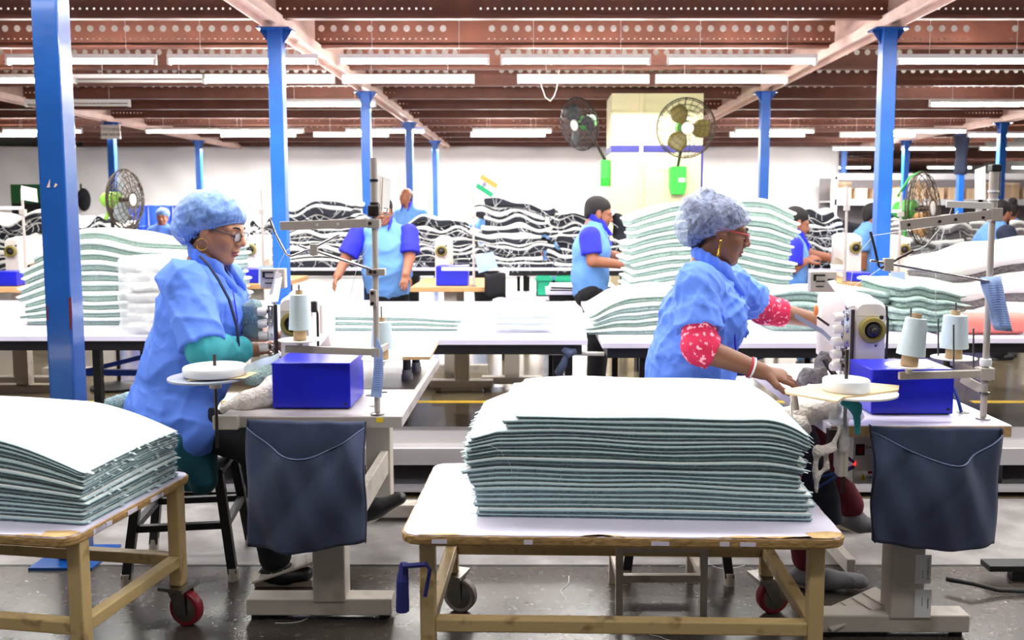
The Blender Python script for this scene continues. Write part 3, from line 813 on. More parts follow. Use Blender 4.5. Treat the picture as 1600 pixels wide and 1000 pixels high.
# blue lower shelf frames under those tables
for x0, x1, lb in ((-3.2, -1.4, 'blue steel underframe below the long table, past the wide blue column'), (1.0, 2.25, 'blue steel underframe below the table behind the woman in red sleeves')):
    t = thing('steel_underframe', ((x0+x1)/2, 5.8, 0), lb, 'frame')
    for zz in (.36, .56): MB().box(x0, x1, 6.02, 6.06, zz-.02, zz+.02).build('cross_bar', 'bin_blue', t)
    for xx in (x0, x1): MB().box(xx-.02, xx+.02, 6.02, 6.06, 0, .6).build('leg', 'bin_blue', t)
    MB().bar((x0+.1, 6.04, .36), (x0+.9, 6.04, .56), .03, .03).build('diagonal_brace', 'bin_blue', t)
# grey rag tied on a table frame rod
rt = thing('tied_rag', tuple(at(885, 552, 4.88)), 'grey-blue rag knotted round a white rod under the long table', 'rag')
MB().cyl(at(838, 551, 4.9), at(944, 553, 4.9), .012, n=10).build('rod', 'cable', rt)
MB().tube([at(880, 545, 4.87), at(890, 552, 4.86), at(900, 548, 4.87)], [.018, .028, .016], 10).tube([at(886, 552, 4.87), at(880, 570, 4.88), at(872, 584, 4.9)], [.014, .022, .024], 8).build('rag_cloth', 'denim', rt, smooth=True)

# low timber deck running across between the machine rows
dk = thing('low_platform', (0, 4.75, 0), 'long low grey platform with a white front rail, across the aisle', 'platform')
MB().box(-5, 6, 4.5, 4.95, .225, .25).build('deck_board', 'platform', dk)
MB().box(-5, 6, 4.48, 4.5, .165, .25).build('front_rail', 'platform_edge', dk)
MB().box(-5, 6, 4.46, 4.93, .03, .05).build('lower_board', 'platform_edge', dk)
MB().box(-5, 6, 4.9, 4.92, 0, .225).build('back_panel', 'black_frame', dk)  # black sheet added to darken the shaded gap under the deck
for x in (-4, -2.6, -.4, 1.4, 2.4, 4): MB().box(x-.03, x+.03, 4.55, 4.9, 0, .225).build('support_block', 'black_frame', dk)

# black stool
def stool(x, y, h, rot, label):
    t = thing('metal_stool', (x, y, 0), label, 'stool')
    T = Matrix.Translation((x, y, 0)) @ Matrix.Rotation(rot, 4, 'Z')
    s = MB(); s.T = T; s.box(-.17, .17, -.17, .17, h-.03, h); s.build('seat', 'black', t, bevel=.01)
    P = {}
    for sx in (-1, 1):
        for sy in (-1, 1):
            a, b = Vector((sx*.15, sy*.15, h-.03)), Vector((sx*.2, sy*.19, .03)); P[sx, sy] = lambda z, a=a, b=b: a.lerp(b, (h-.03-z)/(h-.06))
            l = MB(); l.T = T; l.bar(a, b, .034, .034); l.build('leg', 'black', t)
            l = MB(); l.T = T; l.cyl(b+Vector((0, 0, -.03)), b+Vector((0, 0, .02)), .021, n=12); l.build('foot_pad', 'machine_old', t)
    for z, prs in ((.22, (((-1, -1), (1, -1)), ((-1, 1), (1, 1)), ((-1, -1), (-1, 1)), ((1, -1), (1, 1)))), (.42, (((-1, -1), (1, -1)), ((-1, 1), (1, 1))))):
        for a, b in prs:
            l = MB(); l.T = T; l.bar(P[a](z), P[b](z), .026, .026); l.build('stretcher', 'black', t)
    return t
stool(-1.42, 3.6, .446, R(8), 'black metal stool under the woman in gold hoop earring')
stool(.58, 3.6, .446, R(-5), 'black metal stool under the woman in red sleeves')
# small worn frame standing on the floor behind the rolling table
sf = thing('floor_frame', (.54, 3.3, 0), 'small worn cream metal frame on the floor below the rolling table', 'frame')
fl = {}
for (x, y) in ((967, 960), (1098, 960)):
    q = onz(x, y, 0)
    for k, yy in enumerate((q.y, q.y+.28)): MB().box(q.x-.013, q.x+.013, yy-.013, yy+.013, 0, .26).build('leg', 'machine_old', sf)
    fl[x] = q
qa, qb = fl[967], fl[1098]
for k, yy in enumerate((qa.y, qa.y+.28)):
    MB().box(qa.x+.013, qb.x-.013, yy-.012, yy+.012, .125, .15).build('cross_bar', 'machine_old', sf); MB().box(qa.x+.013, qb.x-.013, yy-.012, yy+.012, .235, .26).build('cross_bar', 'machine_old', sf)
for q in (qa, qb): MB().box(q.x-.012, q.x+.012, qa.y+.013, qa.y+.267, .125, .15).build('cross_bar', 'machine_old', sf)

# ------------------------------------------------------------------ mats and their piles
def slab(nx, ny, P, edge, seed, rough, erow=3, edge_mi=0):
    """closed slab; P(u,v)->(x,y,zb,zt); edges rounded outwards by `edge` and roughened"""
    r = np.random.RandomState(seed); mb = MB()
    T = [[None]*ny for _ in range(nx)]; B = [[None]*ny for _ in range(nx)]
    for i in range(nx):
        for j in range(ny):
            x, y, zb, zt = P(i/(nx-1), j/(ny-1)); T[i][j] = mb._v((x, y, zt)); B[i][j] = mb._v((x, y, zb))
    for i in range(nx-1):
        for j in range(ny-1):
            mb.face(T[i][j], T[i+1][j], T[i+1][j+1], T[i][j+1]); mb.face(B[i][j], B[i][j+1], B[i+1][j+1], B[i+1][j])
    ring = [(i, 0) for i in range(nx-1)]+[(nx-1, j) for j in range(ny-1)]+[(i, ny-1) for i in range(nx-1, 0, -1)]+[(0, j) for j in range(ny-1, 0, -1)]
    ctr = Vector(P(.5, .5)[:2]); rows = [[B[i][j] for i, j in ring]]
    L = len(ring)
    pts = [(Vector(mb.v[B[i][j]]), Vector(mb.v[T[i][j]])) for i, j in ring]
    for k in range(1, erow+1):
        t = k/(erow+1); bul = math.sin(math.pi*t)**.6*edge; row = []
        for q in range(L):
            b, tp = pts[q]; a, c = pts[q-1][0], pts[(q+1) % L][0]
            tg = Vector((c.x-a.x, c.y-a.y)); nv = Vector((tg.y, -tg.x)); nv = nv.normalized() if nv.length > 1e-9 else Vector((0, 0))
            p = b.lerp(tp, t); o = bul+r.normal()*rough
            row.append(mb._v((p.x+nv.x*o, p.y+nv.y*o, p.z)))
        rows.append(row)
    rows.append([T[i][j] for i, j in ring])
    mb.cur = edge_mi
    for A, C in zip(rows, rows[1:]):
        for q in range(L): mb.face(A[q], A[(q+1) % L], C[(q+1) % L], C[q])
    return mb
def pile_of_mats(n, cx, cy, z0, L, D, t, label, group, rot=0., pm='pile_teal', bm='backing', dome=lambda u, v, f: 0., wob=.004, jit=.012, nx=70, ny=14, seed=1, tvar=.15, fringe=0, split=.55, em='edge_teal', name='bath_mat', offs=None, sizes=None, edge=.5, back_on_top=True, cat='mat', drift=.3, svar=0., strands=0):
    r = random.Random(seed); c, s = math.cos(rot), math.sin(rot)
    out = []
    ths = [t*(1+r.uniform(-tvar, tvar)) for _ in range(n)]
    zacc = [0.]
    for q in ths: zacc.append(zacc[-1]+q)
    tot = zacc[-1]
    # each interface between mats is one shared surface so that they never cut through each other
    def surf(k, u, v):
        fr = k/n; d = k*drift
        m = .5*math.sin(5.4*u+.5*d+seed)+.32*math.sin(9.5*u-d+seed*2+v)+.22*math.sin(15*u+1.4*d+seed*3-2*v)+.3*math.sin(4*v+d+seed)
        z = z0+zacc[k]+fr*dome(u, v, fr)+wob*min(1, 3*fr)*m
        return max(z, surf(k-1, u, v)+t*.3) if svar and k else z
    for k in range(n):
        jx, jy = r.uniform(-jit, jit), r.uniform(-jit, jit)*.6
        if offs and k in offs: jx += offs[k][0]; jy += offs[k][1]
        lx, ly = (L*(1+r.uniform(-.012, .012)), D*(1+r.uniform(-.015, .015)))
        if sizes and k in sizes: lx, ly = lx*sizes[k][0], ly*sizes[k][1]
        def XY(u, v):
            x = (u-.5)*lx+jx; y = (v-.5)*ly+jy
            return cx+x*c-y*s, cy+x*s+y*c, ((x/L)+.5), ((y/D)+.5)
        spl = split*(1+r.uniform(-svar, svar))
        def lo(u, v):
            X, Y, a, b = XY(u, v); zb, zt = surf(k, a, b), surf(k+1, a, b); return X, Y, zb+.001, zb+(zt-zb)*spl
        def hi(u, v):
            X, Y, a, b = XY(u, v); zb, zt = surf(k, a, b), surf(k+1, a, b); return X, Y, zb+(zt-zb)*spl, zt-.001
        pos = n-1-k
        lab = label % ('topmost' if pos == 0 else 'lowest' if k == 0 else ORD[pos]+' from top')
        th = thing(name, (cx, cy, surf(k, .5, .5)), lab, cat, group)
        if pm: slab(nx, ny, lo, t*edge*.12, seed*100+k, t*.05).build('pile', pm, th, smooth=True)
        slab(nx, ny, hi, t*edge*.72, seed*100+k+50, t*.012, 5, 1).build('backing', [bm, em or bm], th, smooth='auto')
        if fringe:
            fm = MB(); rr = random.Random(seed*31+k)
            for sd in (0, 1):
                for q in range(fringe):
                    v = rr.random(); X, Y, a, b = XY(sd, v); zz = surf(k, a, b)+t*.5; dx = (1 if sd else -1)
                    l = rr.uniform(.006, .022); w = rr.uniform(.004, .009); an = rr.uniform(-.25, .2)
                    p = Vector((X, Y, zz)); e = Vector((dx*c, dx*s, 0))*l+Vector((0, rr.uniform(-.012, .006), surf(k, a+dx*l/L, b)-surf(k, a, b))); wv = Vector((0, w, w*rr.uniform(-.2, .2)))
                    fm.plate([p-wv, p+e-wv*.5, p+e*1.1+wv*.3, p+wv], .0012, (0, .3, 1))
            o = fm.build('fringe', 'fringe', th); o['kind'] = 'stuff'
        if strands:
            fm = MB(); rr = random.Random(seed*17+k)
            for q in range(strands):
                u = rr.random(); X, Y, a, b = XY(u, -.012); p = Vector((X, Y-.06, surf(k+1, a, 0)-t*.25)); pts = [p]; dx = rr.uniform(-.03, .03)
                for w in range(4): p = p+Vector((dx+rr.uniform(-.012, .012), rr.uniform(-.006, .002), -rr.uniform(.01, .03))); pts.append(p)
                fm.tube(pts, .0022, 4)
            fm.build('thread_end', 'cotton_white', th)['kind'] = 'stuff'
        out.append(th)
    return out, surf, zacc
mat('edge_teal', (172, 196, 200), .9, var=.06, vscale=40)
def domeR(u, v, f):
    return .05*math.exp(-((v-.75)/.5)**2)*(1-.75*abs(2*u-1)**3)-.012-.05*max(0, (u-.86)/.14)**2*f-.03*max(0, (.08-u)/.08)*f
gr1 = 'pale teal bath mats piled on the rolling table by the woman in red sleeves'
pile_of_mats(22, .318, 2.87, HT, 1.0, .46, .0146, 'pale teal mat, %s of the pile beside the woman in red sleeves', gr1, rot=R(-2.8), dome=domeR, wob=.007, jit=.01, nx=110, ny=16, seed=5, split=.4, fringe=16, offs={k: (.0, 0) for k in ()} | {20: (.06, 0), 21: (.075, .0), 19: (.055, 0), **{k: (-.012, 0) for k in range(9, 17)}, **{k: (.015, 0) for k in range(0, 6)}}, sizes={19: (.9, 1), 20: (.9, 1), 21: (.86, 1)})
def domeL(u, v, f):
    return .012*math.sin(3*u+.3)+.012*math.sin(2.5*v)-.075*max(0, (u-.74)/.26)**1.6*(.4+.6*f)
pile_of_mats(17, -1.925, 2.93, HT, 1.28, .5, .0148, 'pale teal mat, %s of the pile on the table near the stool', 'pale teal bath mats on the rolling table beside the stool', rot=R(-9), dome=domeL, wob=.007, jit=.011, nx=110, ny=18, seed=9, split=.38, fringe=7)
# ------------------------------------------------------------------ sewing machines
def machine_head(x, y, z, L, label, far=False):
    """cylinder-arm machine seen on its handwheel end; arm runs away (+y)"""
    t = thing('sewing_machine', (x, y+L/2, z), label, 'machine', 'cream sewing machines')
    hw = .058
    def rect(w, z0, z1, r, yy):
        P = []
        for cx, cz, a0 in ((w-r, z1-r, 0), (-w+r, z1-r, 90), (-w+.008, z0+.008, 180), (w-.008, z0+.008, 270)):
            rr = r if a0 < 180 else .008
            for k in range(5): P.append((x+cx+rr*math.cos(R(a0+22.5*k)), yy, z+cz+rr*math.sin(R(a0+22.5*k))))
        return P
    b = MB()
    rings = []
    for w, z0, z1, r, yy in ((hw*.94, .004, .36, .034, y), (hw, 0, .372, .036, y+.012), (hw, 0, .38, .036, y+.1), (hw*.96, .14, .386, .03, y+.125), (hw*.9, .17, .384, .026, y+L-.1), (hw, .1, .38, .03, y+L-.08), (hw, .1, .372, .03, y+L-.01), (hw*.9, .105, .36, .03, y+L)):
        rings.append([b._v(p) for p in rect(w, z0, z1, r, yy)])
    n = len(rings[0])
    for A, B in zip(rings, rings[1:]):
        for j in range(n): b.face(A[j], B[j], B[(j+1) % n], A[(j+1) % n])
    b.face(*rings[0]); b.face(*rings[-1][::-1])
    b.build('arm_body', 'machine', t, smooth='auto')
    MB().box(x-hw-.004, x+hw+.004, y+.01, y+L+.02, z, z+.035).build('machine_bed', 'machine', t, bevel=.008)
    wz = z+.265
    MB().lathe([(.046, -.002), (.05, -.02), (.046, -.03), (.034, -.032), (.03, -.022), (.03, 0)], (x, y, wz), (0, 1, 0), 36).build('wheel_guard', 'olive', t, smooth='auto')
    w = MB().lathe([(.029, .0), (.029, -.016), (.024, -.026), (.012, -.03), (.012, -.02)], (x, y, wz), (0, 1, 0), 30).build('handwheel', 'black', t, smooth='auto')
    MB().lathe([(.011, -.018), (.011, -.036), (.006, -.04)], (x, y, wz), (0, 1, 0), 18).build('wheel_hub', 'dark_steel', w, smooth='auto')
    MB().lathe([(.008, 0), (.008, -.003)], (x+.038, y+.001, wz+.045), (0, 1, 0), 14).build('oil_plug', 'black', t)
    MB().lathe([(.004, 0), (.004, -.003)], (x+.02, y+.001, wz-.06), (0, 1, 0), 10).build('face_screw', 'black', t)
    MB().box(x-hw*.92, x+hw*.92, y-.0015, y+.002, z+.315, z+.317).build('cover_seam', 'pedestal', t)
    if far: return t
    # operator-side tension stack: five caps on posts with a chrome guide plate
    tn = MB().box(x-hw-.03, x-hw-.018, y+.02, y+.03, z+.09, z+.36)
    tn.box(x-hw-.045, x-hw-.02, y-.004, y+.0, z+.2, z+.34)
    tn.build('guide_plate', 'chrome', t, bevel=.002)
    for k in range(5):
        zz = z+.315-.047*k; xx = x-hw-.02
        c = MB().lathe([(.008, 0), (.008, .03), (.0165, .031), (.018, .04), (.0165, .062), (.013, .066)], (xx, y+.01+.004*k, zz), (-1, -.25, -.05), 18).build('tension_cap', 'machine', t, smooth='auto')
        MB().lathe([(.02, .012), (.021, .015), (.02, .018)], (xx, y+.01+.004*k, zz), (-1, -.25, -.05), 18).build('tension_disc', 'chrome', c, smooth='auto')
        MB().lathe([(.009, .018), (.009, .03)], (xx, y+.01+.004*k, zz), (-1, -.25, -.05), 12).build('spring', 'dark_steel', c)
    MB().cyl((x-hw-.012, y-.006, z+.06), (x-hw-.012, y-.006, z+.34), .007, n=10).build('guide_rod', 'dark_steel', t, smooth='auto')
    MB().cyl((x-hw-.03, y+.05, z+.06), (x-hw-.03, y+.05, z+.3), .005, n=8).build('needle_bar', 'chrome', t)
    MB().bar((x-hw-.02, y+.03, z+.03), (x-hw-.07, y+.12, z+.13), .02, .012).build('looper_arm', 'dark_steel', t)
    MB().bar((x-hw-.07, y+.08, z+.27), (x-hw-.11, y+.1, z+.3), .008, .008).build('lever', 'dark_steel', t)
    MB().ell((x-hw-.115, y+.1, z+.325), (.009, .009, .022)).build('lever_knob', 'orange', t, smooth=True)
    # slanted plate over the top and the panel box behind it
    MB().plate([(x-hw-.03, y+.0, z+.35), (x-hw-.004, y+.0, z+.355), (x-hw-.03, y+.16, z+.44), (x-hw-.056, y+.16, z+.435)], .006, (0, .2, -1)).build('slant_bracket', 'lamp_body', t)
    pb = MB().box(x-hw-.12, x-hw-.02, y+.16, y+.2, z+.39, z+.47).build('control_panel', 'stand_grey', t, bevel=.004)
    pm = MB()
    for (u0, u1, v0, v1) in ((.1, .55, .78, .86), (.1, .2, .55, .8), (.2, .55, .5, .56), (.65, .9, .55, .65), (.2, .5, .25, .3)):
        pm.box(x-hw-.12+.1*u0, x-hw-.12+.1*u1, y+.1575, y+.16, z+.39+.08*v0, z+.39+.08*v1)
    pm.build('panel_mark', 'black', t)
    # lamp-side linkage
    MB().tube([(x+hw+.012, y+.05, z+.33), (x+hw+.022, y+.045, z+.3), (x+hw+.022, y+.045, z+.12), (x+hw+.012, y+.05, z+.1)], .005, 8).build('linkage_rod', 'black', t)
    MB().box(x+hw-.004, x+hw+.02, y+.036, y+.064, z+.305, z+.35).build('linkage_bracket', 'black', t, bevel=.006); MB().ell((x+hw+.008, y+.05, z+.14), (.012, .016, .018)).build('linkage_bracket', 'black', t)
    MB().box(x+hw-.004, x+hw+.008, y+.19, y+L-.12, z+.2, z+.32).build('side_cover', 'machine', t, bevel=.004)
    return t
q = at(463, 500, 3.5)
m1 = machine_head(q.x, 3.47, ZT, .46, 'cream sewing machine used by the woman in gold hoop earring')
MB().plate([at(420, 462, 3.62), at(433, 455, 3.62), at(440, 428, 3.62), at(431, 424, 3.62)], .004, (0, 1, 0)).build('belt_guard', 'lamp_body', m1)
q = at(1361, 500, 3.3)
m2 = machine_head(q.x, 3.3, ZT, .46, 'cream sewing machine with a scribbled mark, used by the woman in red sleeves')
p = at(1366, 540, 3.3); text('9', (p.x, 3.309, p.z), .045, 'ink_blue', m2)
# strip of grey braid running into each machine
def braid(pts, label, w=.02):
    pts = [Vector(p) for p in pts]
    r = random.Random(1); n = len(pts)
    o = MB().sheet(lambda i, j: pts[i]+Vector((0, 0, (j-.5)*w)), n, 2, (0, .003, 0)).build('braid_tape', 'card_grey' if 'grey' in label else 'thread_white', smooth=False)
    return tag(o, label, 'tape')
braid([at(382, 578, 2.99), at(395, 572, 3.05), at(410, 566, 3.15), at(425, 562, 3.3), at(436, 556, 3.45)], 'pale tape running from the white reel to the sewing machine', .026)
braid([at(1242, 493, 3.5), at(1262, 505, 3.48), at(1285, 518, 3.45), at(1300, 532, 3.42), at(1308, 552, 3.4)], 'striped grey tape hanging down into the machine beside the red-sleeved woman', .02)

# ------------------------------------------------------------------ thread stands
def cone(base, Ht, r0, r1, label, tilt=(0, 0, 1)):
    t = thing('thread_cone', base, label, 'thread cone', 'pale blue thread cones on the stands')
    ax = Vector(tilt).normalized()
    MB().lathe([(r0*.62, 0), (r0*.56, .05), (r0*.34, Ht-.01), (r0*.34, Ht+.016), (r0*.24, Ht+.016), (r0*.24, Ht-.01)], base, ax, 24).build('paper_core', 'paper_cone', t, smooth='auto')
    k = 14; prof = [(r0*.5, .034)]
    for i in range(k+1): u = i/k; prof.append((r0+(r1-r0)*u+(.0006 if i % 2 else 0), .036+(Ht-.036)*u))
    prof.append((r0*.4, Ht+.001))
    MB().lathe(prof, base, ax, 32).build('thread_winding', 'thread_white', t, smooth='auto')
    return t
def stand(base, top, Y, label):
    t = thing('thread_stand', base, label, 'thread stand', 'metal thread stands on the sewing tables')
    x, y, z = base
    MB().lathe([(.024, 0), (.024, .006), (.014, .01)], base, (0, 0, 1), 24).build('base_flange', 'steel', t, smooth='auto')
    MB().cyl((x, y, z+.006), (x, y, top), .0105, n=16).build('pole', 'stand_grey', t, smooth='auto')
    return t
def screw(mb, p, r=.006): mb.lathe([(r, 0), (r, -.005)], p, (0, 1, 0), 10)
# first stand
B1 = onz(590, 648, ZT); Y1s = B1.y
s1 = stand(tuple(B1), at(580, 325, Y1s).z, Y1s, 'tall grey thread stand with a long flat arm, on the grey sewing table')
def A1(px, py, dy=0): return at(px, py, Y1s+dy)
xs = B1.x
for za, zb, w in ((A1(0, 247).z, A1(0, 322).z, .0125),):
    MB().cyl((xs, Y1s, za), (xs, Y1s, zb), w, n=16).build('upper_tube', 'stand_grey', s1, smooth='auto')
for py in (282, 318): MB().lathe([(.0145, -.004), (.0145, .004)], (xs, Y1s, A1(0, py).z), (0, 0, 1), 14).build('cable_tie', 'black', s1)
jz = A1(0, 330).z
MB().box(xs-.02, xs+.018, Y1s-.022, Y1s+.02, jz-.018, jz+.022).build('joint_block', 'dark_steel', s1, bevel=.006)
jz = A1(0, 350).z
MB().box(xs-.024, xs+.02, Y1s-.02, Y1s+.02, jz-.014, jz+.016).build('clamp', 'stand_grey', s1, bevel=.003)
e = at(440, 353, Y1s+.02)
ar = MB().bar((xs, Y1s-.012, jz+.004), (e.x, Y1s+.0, e.z), .006, .03).build('guide_arm', 'stand_grey', s1, bevel=.002)
for u in (.38, .6):
    p = Vector((xs, Y1s-.0155, jz+.004)).lerp(Vector((e.x, Y1s-.004, e.z)), u); MB().lathe([(.005, 0), (.005, -.001)], p, (0, 1, 0), 10).build('arm_hole', 'lamp_body', ar)
# pattern card clipped to the tube
cp_ = [A1(583, 270, .0), A1(611, 280, .06), A1(607, 332, .06), A1(584, 330, 0)]
pc = thing('pattern_card', tuple(A1(597, 331, .03)), 'off-white card clipped to the first thread stand, creased down its middle', 'card')
MB().plate(cp_, .003, (.3, .9, 0)).build('card_sheet', 'paper_white', pc)
MB().bar(A1(598, 277, .026), A1(596, 330, .026), .003, .002).build('crease', 'card', pc)
MB().tube([A1(586, 320, -.01), A1(592, 318, .01), A1(594, 325, .01), A1(588, 335, -.01)], .0014, 6).tube([A1(600, 325, .01), A1(606, 326, .02), A1(604, 332, .02), A1(600, 335, .01)], .0014, 6).build('wire_clip', 'dark_steel', s1)
b1 = A1(612, 336, .02); MB().bar((xs, Y1s+.005, A1(0, 334).z), (b1.x, Y1s+.03, b1.z), .03, .004).build('shelf_bracket', 'stand_grey', s1)
# chrome thread bar
cz = A1(0, 425).z
MB().box(xs-.03, xs+.035, Y1s-.016, Y1s+.016, cz-.012, cz+.012).build('clamp', 'stand_grey', s1, bevel=.003)
MB().cyl((xs-.005, Y1s-.02, cz+.008), A1(468, 384, -.02), .0045, n=10).build('chrome_rod', 'chrome', s1, smooth='auto')
MB().box(*(lambda p: (p.x-.012, p.x+.012, p.y-.012, p.y+.012, p.z-.019, p.z+.019))(A1(491, 390, -.02))).build('rod_block', 'stand_grey', s1, bevel=.002)
MB().tube([A1(423, 346, -.02), A1(430, 365, -.02), A1(446, 395, -.02), A1(449, 399, -.02), A1(456, 400, -.02), A1(490, 387, -.025), A1(531, 366, -.02)], .0042, 10).build('bent_rod', 'chrome', s1, smooth='auto')
ck = MB()
for (px, py) in ((581, 331), (578, 349), (579, 425), (586, 425), (488, 385), (490, 397), (582, 458), (582, 474)): MB().lathe([(.006, 0), (.006, -.006)], A1(px, py, -.022), (0, 1, 0), 10).build('screw', 'dark_steel', s1)
MB().box(xs-.018, xs+.006, Y1s-.02, Y1s+.012, A1(0, 478).z, A1(0, 452).z).build('clamp', 'stand_grey', s1, bevel=.003)
# cone arm
az = A1(0, 550).z
MB().box(xs-.016, xs+.014, Y1s-.018, Y1s+.014, az-.016, az+.016).build('clamp', 'stand_grey', s1, bevel=.003)
ea = at(446, 545, Y1s+.06)
MB().bar((xs, Y1s-.002, az), (ea.x, ea.y, ea.z), .012, .026).build('cone_arm', 'stand_grey', s1, bevel=.003)
eb = A1(600, 566, .16)
MB().bar((xs, Y1s+.004, az), (xs+.01, Y1s+.2, az-.005), .012, .024).build('cone_arm', 'stand_grey', s1, bevel=.003)
def holder(p, r, parent, r2=None):
    MB().lathe([(.01, -.02), (.012, -.006), (r*.4, -.003), (r, .006), (r, .009), (.01, .004)], p, (0, 0, 1), 36).build('cone_dish', 'disc_white', parent, smooth='auto')
    MB().cyl(p+Vector((0, 0, -.012)), p+Vector((0, 0, .2)), .003, n=8).build('spindle', 'steel', parent)
c1 = at(469, 534, Y1s+.06); holder(c1, .075, s1)
cone(tuple(c1+Vector((0, 0, .008))), .158, .038, .03, 'pale blue thread cone in front of the machine of the lanyard woman')
c2 = at(597, 563, Y1s+.2); holder(c2, .075, s1)
cone(tuple(c2+Vector((0, 0, .008))), .135, .042, .033, 'pale blue thread cone behind the pole of the first thread stand')
sl = MB().sheet(lambda i, j: [at(590, 528, Y1s-.014), at(598, 548, Y1s-.014), at(599, 585, Y1s-.016), at(596, 621, Y1s-.02)][j] if i else [at(588, 528, Y1s-.016), at(586, 548, Y1s-.018), at(583, 585, Y1s-.02), at(579, 620, Y1s-.024)][j], 2, 4, (0, .0015, 0))
sp1 = thing('paper_slip', tuple(at(590, 621, Y1s-.02)), 'narrow pale blue paper slip hanging on the first thread stand', 'paper', 'blue work slips on thread stands')
sl.build('slip_sheet', 'paper_blue', sp1)
def inklines(parent, c, nl, Yo):
    m = MB()
    for k in range(nl):
        v = .16+.78*k/nl; a = Vector(c[0]).lerp(Vector(c[3]), v).lerp(Vector(c[1]).lerp(Vector(c[2]), v), .15); b = Vector(c[0]).lerp(Vector(c[3]), v).lerp(Vector(c[1]).lerp(Vector(c[2]), v), .85)
        m.bar(a+Vector((0, Yo, 0)), b+Vector((0, Yo, 0)), .0012, .0014)
    m.build('printed_line', 'ink_blue', parent)['kind'] = 'stuff'
inklines(sp1, [at(587, 552, Y1s-.02), at(598, 552, Y1s-.02), at(596, 616, Y1s-.024), at(580, 616, Y1s-.026)], 14, -.002)

# second stand
B2 = onz(1536, 655, ZT); Y2s = B2.y
def A2(px, py, dy=0): return at(px, py, Y2s+dy)
s2 = stand(tuple(B2), A2(1540, 268).z, Y2s, 'tall grey thread stand with two cone dishes, on the white sewing table')
xs = B2.x
MB().cyl((xs, Y2s, A2(0, 268).z), (xs, Y2s, A2(0, 345).z), .0145, n=16).build('upper_tube', 'stand_grey', s2, smooth='auto')
MB().box(xs-.016, xs+.016, Y2s-.018, Y2s+.016, A2(0, 268).z, A2(0, 257).z).build('top_cap', 'black', s2, bevel=.003)
for py in (299, 312): MB().lathe([(.0175, -.003), (.0175, .003)], (xs, Y2s, A2(0, py).z), (0, 0, 1), 14).build('cable_tie', 'cotton_white', s2)
MB().cyl((xs+.018, Y2s-.004, A2(0, 264).z), (xs+.018, Y2s-.004, A2(0, 306).z), .003, n=6).build('side_rod', 'chrome', s2)
e = A2(1474, 319, .02); MB().bar((xs, Y2s-.01, A2(0, 322).z), (e.x, Y2s, e.z), .008, .022).build('eyelet_arm', 'lamp_body', s2, bevel=.002)
e = A2(1404, 352, .0); MB().bar((xs+.014, Y2s-.012, A2(0, 334).z), (e.x, Y2s-.01, e.z), .008, .032).build('guide_arm', 'stand_grey', s2, bevel=.002)
MB().box(xs-.012, xs+.026, Y2s-.02, Y2s+.018, A2(0, 346).z, A2(0, 325).z).build('clamp', 'stand_grey', s2, bevel=.003)
for px, py in ((1420, 351), (1468, 346), (1493, 343), (1536, 340)): MB().lathe([(.005, 0), (.005, -.003)], A2(px, py, -.015), (0, 1, 0), 10).build('screw', 'dark_steel', s2)
wp = thing('pattern_card', tuple(A2(1530, 312, .02)), 'white handwritten card clipped to the second thread stand', 'card')
MB().plate([A2(1523, 265, .05), A2(1540, 259, .012), A2(1540, 312, .012), A2(1523, 312, .05)], .002, (.3, 1, 0)).build('card_sheet', 'paper_white', wp)
cz = A2(0, 440)
MB().box(xs-.016, xs+.016, Y2s-.016, Y2s+.016, cz.z-.012, cz.z+.012).build('clamp', 'stand_grey', s2, bevel=.003)
MB().cyl((xs, Y2s-.02, cz.z), A2(1360, 407, -.02), .0045, n=10).build('chrome_rod', 'chrome', s2, smooth='auto')
MB().box(*(lambda p: (p.x-.016, p.x+.014, p.y-.012, p.y+.012, p.z-.022, p.z+.02))(A2(1388, 413, -.02))).build('rod_block', 'stand_grey', s2, bevel=.002)
MB().tube([A2(1360, 362, -.02), A2(1366, 385, -.02), A2(1373, 416, -.02), A2(1377, 419, -.02), A2(1390, 411, -.026), A2(1427, 392, -.02)], .0042, 10).build('bent_rod', 'dark_steel', s2, smooth='auto')
az = A2(0, 583).z
MB().box(xs-.024, xs+.024, Y2s-.02, Y2s+.018, az-.022, az+.02).build('clamp', 'machine_old', s2, bevel=.003)
ea = A2(1406, 588, -.04); MB().bar((xs, Y2s-.008, az), (ea.x, Y2s-.03, ea.z), .014, .026).build('cone_arm', 'machine_old', s2, bevel=.003)
MB().lathe([(.018, -.012), (.02, 0), (.018, .012)], (xs, Y2s, A2(0, 566).z), (0, 0, 1), 18).build('string_wrap', 'cotton_white', s2, smooth='auto')
MB().bar((xs, Y2s, A2(0, 610).z), (xs-.05, Y2s+.06, A2(0, 596).z), .014, .03).build('clamp', 'machine_old', s2, bevel=.003)
MB().lathe([(.017, -.004), (.017, .004)], (xs, Y2s, A2(0, 614).z), (0, 0, 1), 14).build('collar', 'steel', s2)
for px, y0, y1 in ((1466, 497, 556), (1490, 507, 578), (1521, 513, 575)): MB().cyl(A2(px, y0, -.02), A2(px, y1, -.02), .003, n=8).build('thread_pin', 'steel', s2)
c3 = A2(1420, 574, -.035); holder(c3, .075, s2); cone(tuple(c3+Vector((0, 0, .006))), .16, .046, .033, 'pale blue tilted thread cone nearest the handwheel of the scribbled machine', (.12, 0, 1))
c4 = A2(1490, 562, .1); holder(c4, .075, s2); cone(tuple(c4+Vector((0, 0, .006))), .15, .046, .038, 'pale blue thread cone nearest the pole of the second thread stand')
MB().bar((xs, Y2s+.01, az), (c4.x, c4.y, c4.z-.02), .012, .022).build('cone_arm', 'machine_old', s2, bevel=.003)
bp = [A2(1531, 434, -.02), A2(1565, 431, -.03), A2(1583, 518, -.05), A2(1556, 516, -.055)]
